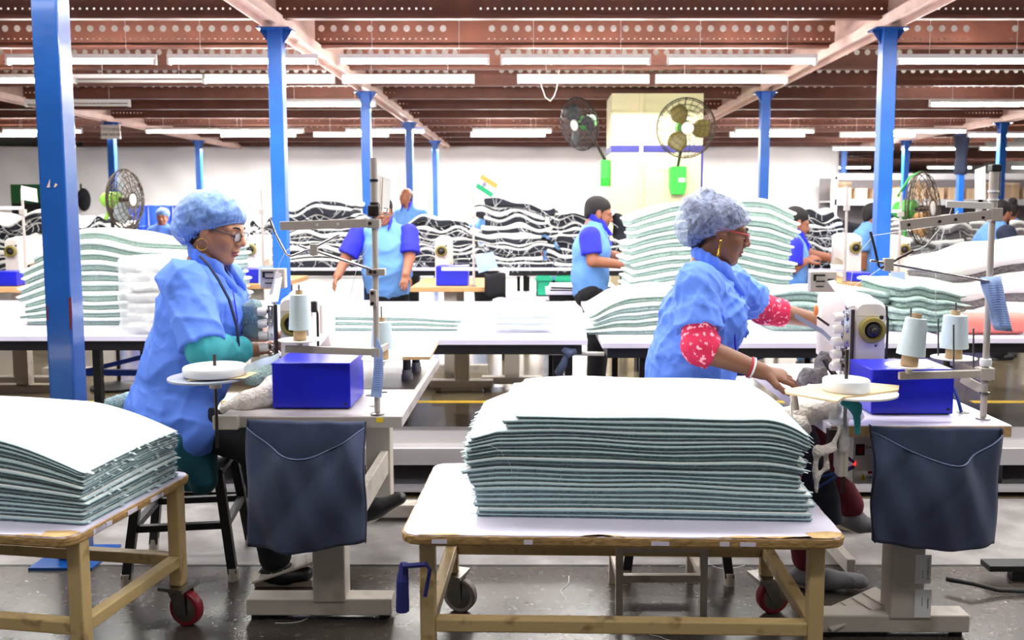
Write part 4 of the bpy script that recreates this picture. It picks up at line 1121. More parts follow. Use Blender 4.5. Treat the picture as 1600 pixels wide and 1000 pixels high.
sp2 = thing('paper_slip', tuple(A2(1570, 518, -.05)), 'crumpled pale blue paper sheet hanging on the second thread stand', 'paper', 'blue work slips on thread stands')
def crum(i, j):
    u, v = i/8, j/8; p = bp[0].lerp(bp[1], u).lerp(bp[3].lerp(bp[2], u), v); return p+Vector((0, .008*math.sin(9*v+3*u)*(1-u)+.006*math.sin(7*u+2*v), 0))
MB().sheet(crum, 9, 9, (0, .0015, 0)).build('slip_sheet', 'paper_blue', sp2, smooth=True)
inklines(sp2, [p+Vector((0, -.012, 0)) for p in bp], 18, -.002)
# loose threads strung over the stands
def strand(pts, label, parent=None, r=.0011, m='cotton_white'):
    pts = [Vector(p) for p in pts]
    o = MB().tube(pts, r, 5).build('thread', m, parent, smooth=True)
    return o if parent else tag(o, label, 'thread')
strand([at(459, 384, Y1s-.02), at(447, 392, 3.2), at(437, 410, 3.3), at(434, 425, 3.45)], '', s1)
strand([at(603, 336, Y1s+.02), at(586, 370, Y1s), at(560, 410, 3.1), at(552, 440, 3.2), at(546, 470, 3.3)], '', s1)
strand([A2(1498, 330, 0), A2(1470, 355, 0), A2(1445, 385, 0), A2(1427, 392, -.02), A2(1390, 410, -.03), at(1345, 440, 3.15), at(1325, 455, 3.28)], '', s2)
strand([A2(1487, 325, 0), A2(1472, 370, 0), A2(1462, 420, -.02), A2(1462, 500, -.03)], '', s2)
strand([A2(1510, 345, 0), A2(1440, 357, 0), A2(1365, 368, -.02), A2(1345, 392, -.02), at(1332, 425, 3.1), at(1328, 455, 3.28)], '', s2)

# ------------------------------------------------------------------ tape reels on posts
r1 = thing('reel_stand', tuple(at(337, 672, 3.02)), 'post clamped to the grey table carrying a round board for the white reel', 'stand')
Yr = 3.0
p = at(336, 585, Yr)
MB().cyl((p.x, Yr, at(0, 700, Yr).z), (p.x, Yr, at(0, 554, Yr).z), .0055, n=10).build('post', 'dark_steel', r1)
MB().box(p.x-.015, p.x+.07, Yr+.0, Yr+.03, ZT-.04, ZT+.008).build('clamp', 'machine_old', r1, bevel=.003)
MB().cyl((p.x, Yr, at(0, 606, Yr).z), (p.x, Yr, at(0, 596, Yr).z), .02, n=14).build('hub_nut', 'machine_old', r1)
bd = MB().lathe([(.134, -.006), (.134, 0)], (p.x-.02, Yr, at(0, 588, Yr).z), (0, 0, 1), 40).build('round_board', 'card_grey', r1)
MB().prism([(p.x-.06, Yr-.1), (p.x+.12, Yr-.06), (p.x+.13, Yr+.05), (p.x, Yr+.08)], at(0, 586.5, Yr).z, at(0, 585.8, Yr).z).build('card_sheet', 'card', r1)
rr = thing('tape_reel', (p.x, Yr, at(0, 586, Yr).z), 'white tape reel lying on the round board beside the woman with the lanyard', 'reel', 'white tape reels')
zb = at(0, 585, Yr).z
MB().lathe([(.012, 0), (.1, 0), (.103, .004), (.103, .026), (.1, .03), (.012, .03)], (p.x, Yr, zb), (0, 0, 1), 48).build('tape_coil', 'cotton_white', rr, smooth='auto')
r2 = thing('reel_stand', tuple(at(1322, 760, 2.87)), 'post clamped to the white table carrying a cut cardboard sheet for a reel', 'stand')
Yr = 2.87; p = at(1322, 600, Yr)
MB().cyl((p.x, Yr, at(0, 770, Yr).z), (p.x, Yr, at(0, 546, Yr).z), .0062, n=10).build('post', 'dark_steel', r2)
MB().box(p.x-.016, p.x+.014, Yr-.006, Yr+.04, at(0, 745, Yr).z, at(0, 668, Yr).z).build('clamp', 'machine_old', r2, bevel=.003)
MB().box(p.x-.05, p.x-.016, Yr+.0, Yr+.03, at(0, 700, Yr).z, at(0, 672, Yr).z).build('clamp_block', 'dark_steel', r2)
zc = at(0, 610, Yr).z
MB().lathe([(.14, -.012), (.14, -.006)], (p.x+.03, Yr+.02, zc), (0, 0, 1), 40).build('round_board', 'disc_white', r2)
cb = [onz(1226, 608, zc), onz(1275, 600, zc), onz(1360, 598, zc), onz(1405, 602, zc), onz(1404, 609, zc), onz(1318, 620, zc), onz(1308, 627, zc), onz(1228, 613, zc)]
MB().prism([(q.x, q.y) for q in cb], zc-.006, zc).build('card_sheet', 'card', r2)
MB().cyl(at(1240, 616, Yr), at(1243, 640, Yr), .012, n=12).build('guide_peg', 'machine_old', r2)
rr = thing('tape_reel', (p.x, Yr, zc), 'white tape reel lying on cut cardboard in front of the scribbled machine', 'reel', 'white tape reels')
MB().lathe([(.012, 0), (.071, 0), (.074, .004), (.074, .034), (.071, .038), (.012, .038)], (p.x, Yr, zc+.0005), (0, 0, 1), 44).build('tape_coil', 'cotton_white', rr, smooth='auto')
# plastic wrap and rag knotted on the second post
kn = SDF(at(1290, 770, Yr)-Vector((.08, .08, .0)), at(1380, 620, Yr)+Vector((.06, .08, .05)), .005)
kn.cap(at(1318, 640, Yr-.01), at(1318, 700, Yr-.01), .016, .014); kn.cap(at(1312, 635, Yr-.01), at(1305, 655, Yr-.03), .014, .02); kn.cap(at(1328, 632, Yr-.01), at(1340, 650, Yr-.02), .016, .018)
kn.disp(folds(3, .006, 60))
tag(sdf_obj([(kn, 0)], 'plastic_wrap', 'plastic_film'), 'crumpled clear plastic tied round the reel post at the white table', 'wrap')
kn = SDF(at(1320, 700, Yr)-Vector((.06, .08, .0)), at(1370, 620, Yr)+Vector((.06, .06, .05)), .004)
kn.cap(at(1318, 630, Yr-.03), at(1338, 636, Yr-.035), .01, .012); kn.cap(at(1338, 636, Yr-.035), at(1340, 676, Yr-.04), .013, .009, sq=((0, 1, 0), .6)); kn.disp(folds(5, .004, 80))
tag(sdf_obj([(kn, 0)], 'rag_strip', 'teal_cloth'), 'teal rag strip knotted on the reel post of the white table', 'rag')
kn = SDF(at(1285, 765, Yr)-Vector((.06, .08, .03)), at(1330, 670, Yr)+Vector((.06, .06, .03)), .004)
kn.cap(at(1312, 672, Yr-.02), at(1300, 700, Yr-.02), .005, .007, sq=((0, 1, 0), 1.5)); kn.cap(at(1300, 700, Yr-.02), at(1278, 704, Yr-.02), .006, .012, sq=((0, 1, 0), 1.4)); kn.cap(at(1278, 704, Yr-.02), at(1272, 735, Yr-.02), .011, .005); kn.cap(at(1290, 705, Yr-.01), at(1292, 730, Yr-.01), .009, .004); kn.cap(at(1292, 730, Yr-.01), at(1276, 745, Yr-.02), .005, .006); kn.cap(at(1276, 745, Yr-.02), at(1275, 768, Yr-.02), .007, .004); kn.disp(folds(8, .003, 90))
tag(sdf_obj([(kn, 0)], 'rag_strip', 'fleece_white'), 'dirty white rag strip dangling under the corner of the white table', 'rag')

# control box with warning sticker, under the white table
Yc = 3.0
cb0, cb1 = at(1333, 690, Yc), at(1400, 756, Yc)
t = thing('control_box', ((cb0.x+cb1.x)/2, Yc+.06, cb1.z), 'cream control box with red switch and yellow warning sticker under the white table', 'control box')
MB().box(cb0.x, cb1.x, Yc, Yc+.2, cb1.z, ZT-.04).build('box_body', 'machine', t, bevel=.008)
def onf(x0, y0, x1, y1, d): a, b = at(x0, y0, Yc), at(x1, y1, Yc); return (a.x, b.x, Yc-d, Yc+.001, b.z, a.z)
sw = MB().box(*onf(1337, 694, 1350, 711, .004)).build('switch', 'black', t); MB().box(*onf(1339.5, 697, 1347.5, 708, .008)).build('switch_rocker', 'red_dark', sw)
MB().box(*onf(1333.6, 721, 1336.4, 727, .003)).build('led_light', 'red_led', t)
MB().box(*onf(1342, 736, 1355, 752, .0015)).build('sticker', 'sticker', t)
MB().box(*onf(1356, 736, 1376, 740, .0015)).build('red_strip', 'red_dark', t)
MB().box(*onf(1356, 740, 1376, 752, .0015)).build('sticker', 'sticker', t)
MB().box(*onf(1353, 695, 1376, 711, .0015)).build('sticker', 'sticker', t)
tri = [at(1348.5, 739, Yc-.003), at(1353.5, 750, Yc-.003), at(1343.5, 750, Yc-.003)]; MB().plate(tri, .0012, (0, 1, 0)).build('warning_triangle', 'yellow', t)
p = at(1348.5, 746.5, Yc-.0035); text('!', p, .022, 'black', t)
p = at(1366, 699, Yc-.002); text('DANGER', p, .014, 'red_dark', t)
p = at(1366, 746, Yc-.002); text('CAUTION', p, .011, 'black', t)
def cable(pts, m, r, label):
    return tag(MB().tube([Vector(p) for p in pts], r, 8).build('cable', m, smooth=True), label, 'cable')
cable([at(1334, 722, 3.0), at(1318, 710, 2.99), at(1300, 700, 2.98), at(1288, 696, 2.98)], 'cable_blue', .0055, 'blue cable slanting from the control box up to the table corner')
cable([at(1334, 728, 3.0), at(1310, 738, 2.97), at(1288, 744, 2.95), at(1275, 740, 2.95), at(1270, 730, 2.95), at(1272, 755, 2.95), at(1278, 762, 2.95), at(1300, 748, 2.96), at(1334, 730, 3.0)], 'cable_blue', .0045, 'blue cable loop hanging beside the control box')
cable([at(1236, 628, 2.86), at(1237, 680, 2.8), at(1240, 705, 2.78), at(1232, 722, 2.76), at(1222, 729, 2.74)], 'cable', .0035, 'thin white cord dropping from the guide peg of the cardboard reel board')
cable([at(1384, 870, 3.1), at(1392, 905, 3.15), at(1408, 935, 3.1)], 'rubber', .006, 'black cable curving down behind the dark denim bag')
cable([at(1478, 905, 3.35), at(1520, 912, 3.3), at(1560, 922, 3.3), at(1625, 925, 3.3)], 'rubber', .009, 'black cable lying along the floor past the sticker pedestal')
# white fleece pieces over the table corners
def fleece(pts, r, label, name='fleece_piece', m='fleece_white', seed=1, amp=.006, fr=90, vox=.005):
    P = [(Vector(p), q) for p, q in zip(pts, r)]
    lo = Vector([min(p[k]-q for p, q in P) for k in range(3)])-Vector((.03,)*3); hi = Vector([max(p[k]+q for p, q in P) for k in range(3)])+Vector((.03,)*3)
    s = SDF(lo, hi, vox)
    for (a, ra), (b, rb2) in zip(P, P[1:]): s.cap(a, b, ra, rb2, k=.025)
    s.disp(folds(seed, amp, fr))
    return tag(sdf_obj([(s, 0)], name, m), label, 'fabric')
fleece([at(1225, 652, 3.02), at(1262, 645, 3.02), at(1300, 640, 3.02)], [.03, .035, .03], 'white fleece piece draped over the corner of the white sewing table', seed=2)
fleece([at(1232, 660, 2.99), at(1250, 668, 2.98), at(1242, 688, 2.97)], [.028, .03, .012], 'white fleece corner hanging off the white sewing table', seed=3)
fleece([at(352, 638, 3.16), at(385, 628, 3.16), at(418, 618, 3.2), at(425, 600, 3.25)], [.02, .035, .04, .03], 'white fleece piece heaped beside the blue box on the grey table', seed=4)
fleece([at(395, 590, 3.4), at(412, 582, 3.45), at(430, 590, 3.5)], [.03, .035, .03], 'teal bordered fleece under the needle of the grey-table machine', m='pile_pale', seed=6)
fleece([at(175, 632, 3.62), at(200, 628, 3.62)], [.03, .04], 'teal fleece cushion corner peeking out behind the blue coat', m='pile_teal', seed=7)
fleece([at(382, 500, 3.5), at(388, 482, 3.5), at(398, 480, 3.5), at(403, 498, 3.5), at(398, 518, 3.52), at(386, 516, 3.52)], [.018, .02, .022, .022, .022, .018], 'rolled teal fleece edge between the lanyard woman and her machine', m='pile_teal', seed=8, vox=.004)
fleece([at(1250, 598, 3.4), at(1262, 585, 3.42), at(1280, 590, 3.45), at(1288, 560, 3.5)], [.018, .02, .02, .025], 'grey ragged strips of trimming beside the hand of the red-sleeved woman', m='pile_grey', seed=9, amp=.012, fr=70)
# foot pedals
def pedal(x, y, z, w, d, rot, label):
    t = thing('foot_pedal', (x, y, 0), label, 'pedal'); T = Matrix.Translation((x, y, z)) @ Matrix.Rotation(rot, 4, 'Z') @ Matrix.Rotation(R(-14), 4, 'Y')
    b = MB(); b.T = T; b.box(-w/2, w/2, -d/2, d/2, -.012, 0); b.build('treadle', 'machine_old', t, bevel=.004)
    for k in range(5):
        b = MB(); b.T = T; b.box(-w/2+.03+k*w/6, -w/2+.034+k*w/6, -d/2+.01, d/2-.01, 0, .004); b.build('grip_rib', 'pedestal', t)
    MB().box(x-w*.45, x+w*.4, y-.03, y+.03, 0, .03).build('pedal_base', 'machine_old', t, bevel=.004)
    MB().cyl((x, y, .02), (x, y, z-.015), .016, n=12).build('pivot', 'dark_steel', t)
pedal(-.97, 3.4, .075, .27, .1, R(14), 'cream foot pedal under the black sandal at the grey table pedestal')
pedal(1.12, 3.03, .075, .28, .12, R(18), 'ribbed grey foot pedal on the floor below the grey trainers')
# ------------------------------------------------------------------ people
def RotZ(a): return Matrix.Rotation(a, 3, 'Z')
def RotY(a): return Matrix.Rotation(a, 3, 'Y')
def hand(s, w, d, n, side=1, curl=.35, sc=1.):
    w, d, n = Vector(w), Vector(d).normalized(), Vector(n).normalized()
    n = (n-d*n.dot(d)).normalized(); l = d.cross(n).normalized()*side
    s.cap(w-d*.03*sc, w+d*.01*sc, .025*sc, .021*sc, k=.012)
    s.cap(w, w+d*.078*sc, .0155*sc, .0165*sc, k=.014, sq=(l, 2.1))
    for k, ln in enumerate((.068, .077, .072, .056)):
        b = w+d*(.082-.006*abs(k-1.2))*sc+l*(.0285-.0192*k)*sc; a = curl*(.35+.12*k)
        dd = (d+l*(.08-.06*k)).normalized(); r = (.0098 if k < 3 else .0085)*sc
        for j, q in enumerate((.45, .32, .23)):
            dr = (dd*math.cos(a)-n*math.sin(a)).normalized(); e = b+dr*ln*q*sc
            s.cap(b, e, r, r*.9, k=.003 if j else .006); b = e; r *= .9; a += curl*1.0
    b = w+d*.02*sc+l*.024*sc
    for (dx, lx, nx, q, r) in ((.75, .75, .25, .04, .013), (.95, .3, .3, .03, .0105), (1, -.05, .35, .022, .0092)):
        dr = (d*dx+l*lx-n*nx).normalized(); e = b+dr*q*sc; s.cap(b, e, r*sc, r*.9*sc, k=.008); b = e
def head_parts(vox, male=False, hair_fn=None):
    """head in its own frame: faces +x, z up, origin between the ears"""
    s = SDF((-.15, -.11, -.2), (.15, .11, .16), vox)
    s.ell((-.014, 0, .045), (.098, .076, .086), k=.02)
    s.ell((.03, 0, -.015), (.06, .06, .085), k=.03)
    s.ell((.036, 0, -.07), (.048, .046, .04), k=.03)
    s.ball((.07, 0, -.098), .017 if not male else .02, k=.025)
    for q in (-1, 1):
        s.cap((.0, q*.056, -.03), (.055, q*.024, -.092), .02, .017, k=.02)
        s.ball((.06, q*.036, -.028), .024, k=.025)
        s.cap((.088, q*.012, .022), (.07, q*.05, .022), .011, .011, k=.018)
        s.ball((.101, q*.031, .002), .012, k=.016, op='sub')
        s.ball((.0785, q*.031, .003), .0142, k=.004)
        s.ell((-.006, q*.076, -.004), (.021, .0075, .033), Matrix.Rotation(-.25, 3, 'Y') @ Matrix.Rotation(q*.3, 3, 'Z'), k=.008)
        s.ell((-.002, q*.086, .002), (.011, .006, .02), Matrix.Rotation(-.25, 3, 'Y'), k=.005, op='sub')
        s.ball((.005, q*.08, -.012), .006, k=.004)
    s.cap((.093, 0, .012), (.112, 0, -.026), .0085, .0125, k=.014)
    for q in (-1, 1): s.ball((.101, q*.0125, -.032), .0095, k=.008)
    s.ell((.09, 0, -.05), (.01, .02, .014), k=.012)
    s.ell((.0905, 0, -.0605), (.0135, .022, .0062), k=.006)
    s.ell((.089, 0, -.0725), (.0135, .019, .0072), k=.006)
    s.box((.106, 0, -.0665), (.012, .021, .0009), rad=.0005, k=.003, op='sub')
    s.cap((-.022, 0, -.07), (-.04, 0, -.2), .05 if not male else .056, .056 if not male else .062, k=.03)
    v, f = s.mesh()
    return v, f
def lipmask(c):
    m = (((c[:, 0]-.09)/.02)**2+(c[:, 1]/.0215)**2+((c[:, 2]+.0665)/.0125)**2 < 1) & (c[:, 0] > .082)
    return m.astype(int)
HEADS = {}
def get_head(vox, male):
    if (vox, male) not in HEADS: HEADS[vox, male] = head_parts(vox, male)
    return HEADS[vox, male]

def figure(J, label, skin='skin', lips='lips', shirt='shirt', sleeve=None, pants='black_cloth', male=False, vox=.012, hvox=.006, sc=1., yaw=0., tilt=0., tr=(.15, .15, .15, .09), sr=(.075, .068), sl=.75, arm=(.048, .042, .028), hands=True, hem=None, seed=1, wr=.008, wfreq=28, collar=None, hair=None, beard=None, wide=1.15, legr=(.085, .07, .05), eyes=True, extra=None, foot=True, fvox=None, bust=None, nohand=()):
    """one continuous body, with clothing and hair as its children"""
    f = Vector((math.cos(yaw), math.sin(yaw), 0)); lat = Vector((-math.sin(yaw), math.cos(yaw), 0)); fv = fvox or vox
    pel, wa, ch, nk, hd = [Vector(J[k]) for k in ('pelvis', 'waist', 'chest', 'neck', 'head')]
    pts = [pel, wa, ch, nk, hd]
    for a in J.get('arms', ()): pts += [Vector(p) for p in a[:3]]
    for a in J.get('legs', ()): pts += [Vector(p) for p in a[:4]]
    lo = Vector([min(p[k] for p in pts) for k in range(3)])-Vector((.24,)*3); hi = Vector([max(p[k] for p in pts) for k in range(3)])+Vector((.24,)*3)
    lo.z = max(lo.z, -.01)
    items = []
    # trunk, neck and upper arms, legs
    b = SDF(lo, hi, vox); q = .016
    b.cap(pel, wa, tr[0]-q, tr[1]-q, k=.04, sq=(lat, wide)); b.cap(wa, ch, tr[1]-q, tr[2]-q, k=.04, sq=(lat, wide)); b.cap(ch, nk, tr[2]-q, .06, k=.04, sq=(lat, wide)); b.cap(nk-Vector((0, 0, .03)), nk+(hd-nk)*.5, .056*sc, .05*sc, k=.03)
    for a in J.get('arms', ()):
        S, E, W = [Vector(p) for p in a[:3]]
        b.cap(ch.lerp(nk, .6), S, .06, .055, k=.04); b.cap(S, E, arm[0]+.004, arm[1], k=.03); b.cap(E, W, arm[1], arm[2], k=.02)
    for a in J.get('legs', ()):
        hp, kn, an, toe = [Vector(p) for p in a[:4]]
        b.cap(hp, kn, legr[0]-q, legr[1]-q, k=.03); b.cap(kn, an, legr[1]-q, legr[2]-q, k=.03); b.cap(an-Vector((0, 0, .02)), an.lerp(toe, .6)-Vector((0, 0, .02)), .03, .016, k=.02)
    items.append((b, 0))
    for i, a in enumerate(J.get('arms', ())):
        if i in nohand: continue
        S, E, W = [Vector(p) for p in a[:3]]
        d = Vector(a[3]); W0 = E.lerp(W, .45)
        s = SDF([min(E[k], W[k], W[k]+d.normalized()[k]*.22)-.09 for k in range(3)], [max(E[k], W[k], W[k]+d.normalized()[k]*.22)+.09 for k in range(3)], min(.0032, hvox) if hvox < .005 else hvox)
        s.cap(W0, W, arm[1]+(arm[2]-arm[1])*.45, arm[2], k=.02); hand(s, W, d, a[4], a[5], a[6] if len(a) > 6 else .35, sc)
        items.append((s, 0))
    hv, hf = get_head(hvox, male)
    T = np.array(RotZ(yaw+J.get('hyaw', 0)) @ RotY(tilt))
    v = (hv*sc) @ T.T+np.array(hd)
    lm = lipmask(hv[hf].mean(1))
    items.append(((v, hf), lambda c, lm=lm: lm))
    o = sdf_obj(items, 'person', [skin, lips], origin=(pel.x, pel.y, 0 if J.get('legs') else min(p.z for p in pts)))
    tag(o, label, 'person')
    HT4 = Matrix.Translation(hd) @ (RotZ(yaw+J.get('hyaw', 0)) @ RotY(tilt)).to_4x4() @ Matrix.Scale(sc, 4)
    # shirt
    s = SDF(lo, hi, fv)
    s.cap(pel, wa, tr[0], tr[1], k=.05, sq=(lat, wide)); s.cap(wa, ch, tr[1], tr[2], k=.05, sq=(lat, wide)); s.cap(ch, nk, tr[2], tr[3], k=.05, sq=(lat, wide))
    if bust:
        for q in (-1, 1): s.ball(ch+f*bust[0]+lat*q*.075+Vector((0, 0, bust[1])), bust[2], k=.08)
    if hem:
        for h in hem: s.cap(Vector(h[0]), Vector(h[1]), h[2], h[3], k=.06)
    else: s.plane(pel+Vector((0, 0, -.1)), (0, 0, -1))
    sleeves = []
    for a in J.get('arms', ()):
        S, E, W = [Vector(p) for p in a[:3]]
        s.cap(ch.lerp(nk, .55), S, .09, sr[0]*(.72 if sleeve else 1), k=.05)
        z = SDF(lo, hi, fv); e = S.lerp(E, sl); z.cap(S, S.lerp(E, min(1.1, sl+.25)), sr[0], sr[1], k=.01); z.plane(e, E-S, k=.006)
        if sleeve:
            z.disp(folds(seed+5, wr*.8, wfreq)); sleeves.append(z)
        else: s.merge(z, .03)
    s.disp(folds(seed, wr, wfreq)); s.disp(folds(seed+1, wr*.4, wfreq*2.1))
    s.cap(nk+Vector((0, 0, .0))+f*.02, nk+Vector((0, 0, .2)), .062*sc, .07*sc, k=.01, op='sub')
    if collar: s.cap(nk+f*.09+Vector((0, 0, .06)), nk+f*.13+Vector((0, 0, -.05)), .05, .012, k=.01, op='sub')
    sh = sdf_obj([(s, 0)], 'shirt', shirt, o)
    for z in sleeves: sdf_obj([(z, 0)], 'sleeve', sleeve, o)
    if J.get('legs') and pants:
        p = SDF(lo, hi, vox)
        p.cap(pel-Vector((0, 0, .02)), pel-Vector((0, 0, .04)), tr[0]-.006, tr[0]-.006, k=.03, sq=(lat, wide))
        for a in J['legs']:
            hp, kn, an, toe = [Vector(x) for x in a[:4]]
            p.cap(hp, kn, legr[0], legr[1], k=.04); p.cap(kn, kn.lerp(an, .93), legr[1], legr[2]+.012, k=.03)
        p.disp(folds(seed+9, .006, 22)); sdf_obj([(p, 0)], 'trousers', pants, o)
    if collar:
        cn = nk.lerp(hd, .36)+f*.004; R0 = .07*sc
        c = SDF(cn-Vector((.18,)*3), cn+Vector((.18,)*3), min(fv, .005))
        pr = None; up = (hd-nk).normalized(); up = (up+Vector((0, 0, 1))*.4-f*.2).normalized()
        for k in range(13):
            a = R(-140+280*k/12)+math.pi; dv = f*math.cos(a)+lat*math.sin(a)
            pt = cn+dv*R0*(1.08 if k in (0, 12) else 1)+Vector((0, 0, .012-.045*math.cos(a)))
            if pr is not None: c.cap(pr, pt, .008, .008, k=.006, sq=(up, 3.4))
            pr = pt
        for q in (-1, 1):
            tip = cn+f*.115+lat*q*.05+Vector((0, 0, -.1)); top = cn+f*.045+lat*q*.066+Vector((0, 0, -.02))
            c.cap(top, tip, .012, .007, k=.01, sq=(Vector((0, 0, 1)), 2.4))
        sdf_obj([(c, 0)], 'collar', collar, o)
    if hair:
        h = SDF((-.19, -.14, -.16), (.16, .14, .2), max(hvox, .004)); hair(h); sdf_obj([(h, 0)], 'hair', 'hair' if not J.get('hairmat') else J['hairmat'], o, HT4)
    if beard:
        h = SDF((-.05, -.1, -.15), (.14, .1, .05), max(hvox, .004))
        h.ell((.038, 0, -.072), (.053, .052, .046), k=.02); h.ball((.07, 0, -.1), .021, k=.02)
        for q in (-1, 1): h.cap((.004, q*.06, -.01), (.04, q*.045, -.085), .014, .02, k=.02)
        h.cap((.094, -.018, -.052), (.094, .018, -.052), .008, .008, k=.01)
        h.ell((.1, 0, -.067), (.02, .016, .008), k=.006, op='sub'); h.ell((.085, 0, -.015), (.06, .045, .026), k=.02, op='sub')
        sdf_obj([(h, 0)], 'beard', 'beard', o, HT4)
    if eyes:
        for q in (-1, 1):
            m = MB(); m.T = HT4; m.tube([(.0885, q*.018, -.003), (.0915, q*.026, -.0045), (.0915, q*.035, -.004), (.086, q*.043, -.001)], [.0012, .002, .002, .0012], 6); m.build('eyelash', 'hair', o, smooth=True)
            m = MB(); m.T = HT4; m.ell((.0845, q*.032, -.0075), (.0085, .009, .0035), 10, 6); e = m.build('eye', 'white_eye', o, smooth=True)
            m = MB(); m.T = HT4; m.ell((.0915, q*.0325, -.0068), (.0025, .004, .0032), 8, 6); m.build('iris', 'hair', e, smooth=True)
            m = MB(); m.T = HT4; m.tube([(.0985, q*.012, .02), (.098, q*.024, .0275), (.09, q*.038, .029), (.079, q*.05, .023)], [.0022, .0036, .003, .0014], 6); m.build('eyebrow', 'hair', o, smooth=True)
    if foot:
        for a in J.get('legs', ()):
            if len(a) > 4: shoe(o, Vector(a[2]), Vector(a[3]), a[4], sc)
    return o, HT4
def shoe(o, an, toe, m, sc=1., sole='sole'):
    d = toe-an; d.z *= .6; dn = d.normalized(); lt = Vector((-dn.y, dn.x, 0)).normalized()
    s = SDF([min(an[k], toe[k])-.12 for k in range(3)], [max(an[k], toe[k])+.12 for k in range(3)], .004)
    heel = an+Vector((-dn.x*.04, -dn.y*.04, -.05)); tp = toe+Vector((0, 0, 0))
    s.cap(heel, heel.lerp(tp, .5), .034, .036, k=.02, sq=(lt, 1.05)); s.cap(heel.lerp(tp, .5), tp, .034, .026, k=.02, sq=(lt, 1.35)); s.cap(an, an-Vector((0, 0, .03)), .04, .045, k=.03)
    s.cap(an+Vector((0, 0, .01)), an+Vector((0, 0, .12)), .03, .034, k=.01, op='sub')
    s.disp(folds(4, .0015, 120))
    sl = SDF(s.lo, s.lo+(s.n-1)*s.h, .004); up = dn.cross(lt)
    if up.z < 0: up = -up
    def mk(c):
        rel = (c-np.array(heel)) @ np.array(up)
        return (rel < -.012).astype(int)
    sdf_obj([(s, mk)], 'shoe', [m, sole], o)

def net(o, HT4, m, bumps=(), rear=(-.1, 0, -.005, .07, .085, .075), size=(.135, .1, .1), c=(-.038, 0, .055), slope=((.1, .055), (-.1, -.05)), seed=3, amp=.006):
    h = SDF((-.24, -.14, -.14), (.16, .14, .24), .0042)
    h.ell(c, size, k=.02)
    for p, r in bumps: h.ball(p, r, k=.03)
    (x0, z0), (x1, z1) = slope; nn = (-(z1-z0)/(x1-x0)*-1, 0, -1.); sl = (z1-z0)/(x1-x0)
    h.plane((x0, 0, z0), (sl, 0, -1), k=.02)
    if rear: h.ell(rear[:3], rear[3:], k=.04)
    fl = folds(seed, amp, 34, 7); f2 = folds(seed+7, amp*.6, 90, 7)
    def pleat(x, y, z):   # gathers running back from the elastic edge
        e = np.clip(1-(z-(z0+sl*(x-x0)))/.05, 0, 1)
        return .0025*np.sin(np.arctan2(y, x+.04)*60)*e
    h.disp(fl); h.disp(f2); h.disp(pleat)
    hi_ = SDF(h.lo, h.lo+(h.n-1)*h.h, h.h); 
    n_ = sdf_obj([(h, 0)], 'hairnet', m, o, HT4)
    # elastic hem
    pts = []
    for k in range(41):
        a = 2*math.pi*k/40; dx, dy = math.cos(a), math.sin(a)
        lo_, hi2 = 0., .2
        for _ in range(22):
            md = (lo_+hi2)/2; x = c[0]+dx*md; y = dy*md; z = z0+sl*(x-x0)
            if ((x-c[0])/size[0])**2+(y/size[1])**2+((z-c[2])/size[2])**2 < 1: lo_ = md
            else: hi2 = md
        x = c[0]+dx*lo_*.985; pts.append((x, dy*lo_*.985, z0+sl*(x-x0)+.001))
    e = MB(); e.T = HT4; e.tube(pts, .0042, 8); e.build('elastic_hem', m, n_, smooth=True)
def scalp(low=0., front=.07):
    def fn(h):
        h.ell((-.016, 0, .047), (.1045, .082, .09), k=.02); h.plane((.1, 0, .062+low), (.56, 0, -1), k=.01)
        h.ell((-.075, 0, -.02), (.035, .062, .06), k=.03)
    return fn
def glasses(o, HT4, m):
    g = MB(); g.T = HT4
    for q in (-1, 1):
        P = []
        for k in range(25):
            a = 2*math.pi*k/24; cx, cz = math.cos(a), math.sin(a)
            P.append((.107-.006*abs(q*.033+.024*cx)/.05, q*.033+.024*abs(cx)**.7*(1 if cx > 0 else -1), -.004+.0165*abs(cz)**.75*(1 if cz > 0 else -1)))
        g.tube(P, .0016, 6)
        g.tube([(.103, q*.057, .003), (.09, q*.068, .005), (.04, q*.078, .008), (-.004, q*.082, .012), (-.018, q*.082, -.004)], [.0024, .0026, .002, .0018, .0016], 6)
    g.tube([(.1075, -.009, -.001), (.11, 0, .001), (.1075, .009, -.001)], .0014, 6)
    fr = g.build('glasses', m, o, smooth=True)
    for q in (-1, 1):
        l = MB(); l.T = HT4; l.ell((.106-.003, q*.033, -.004), (.001, .0235, .016), 14, 8); l.build('lens', 'lens', fr, smooth=True)

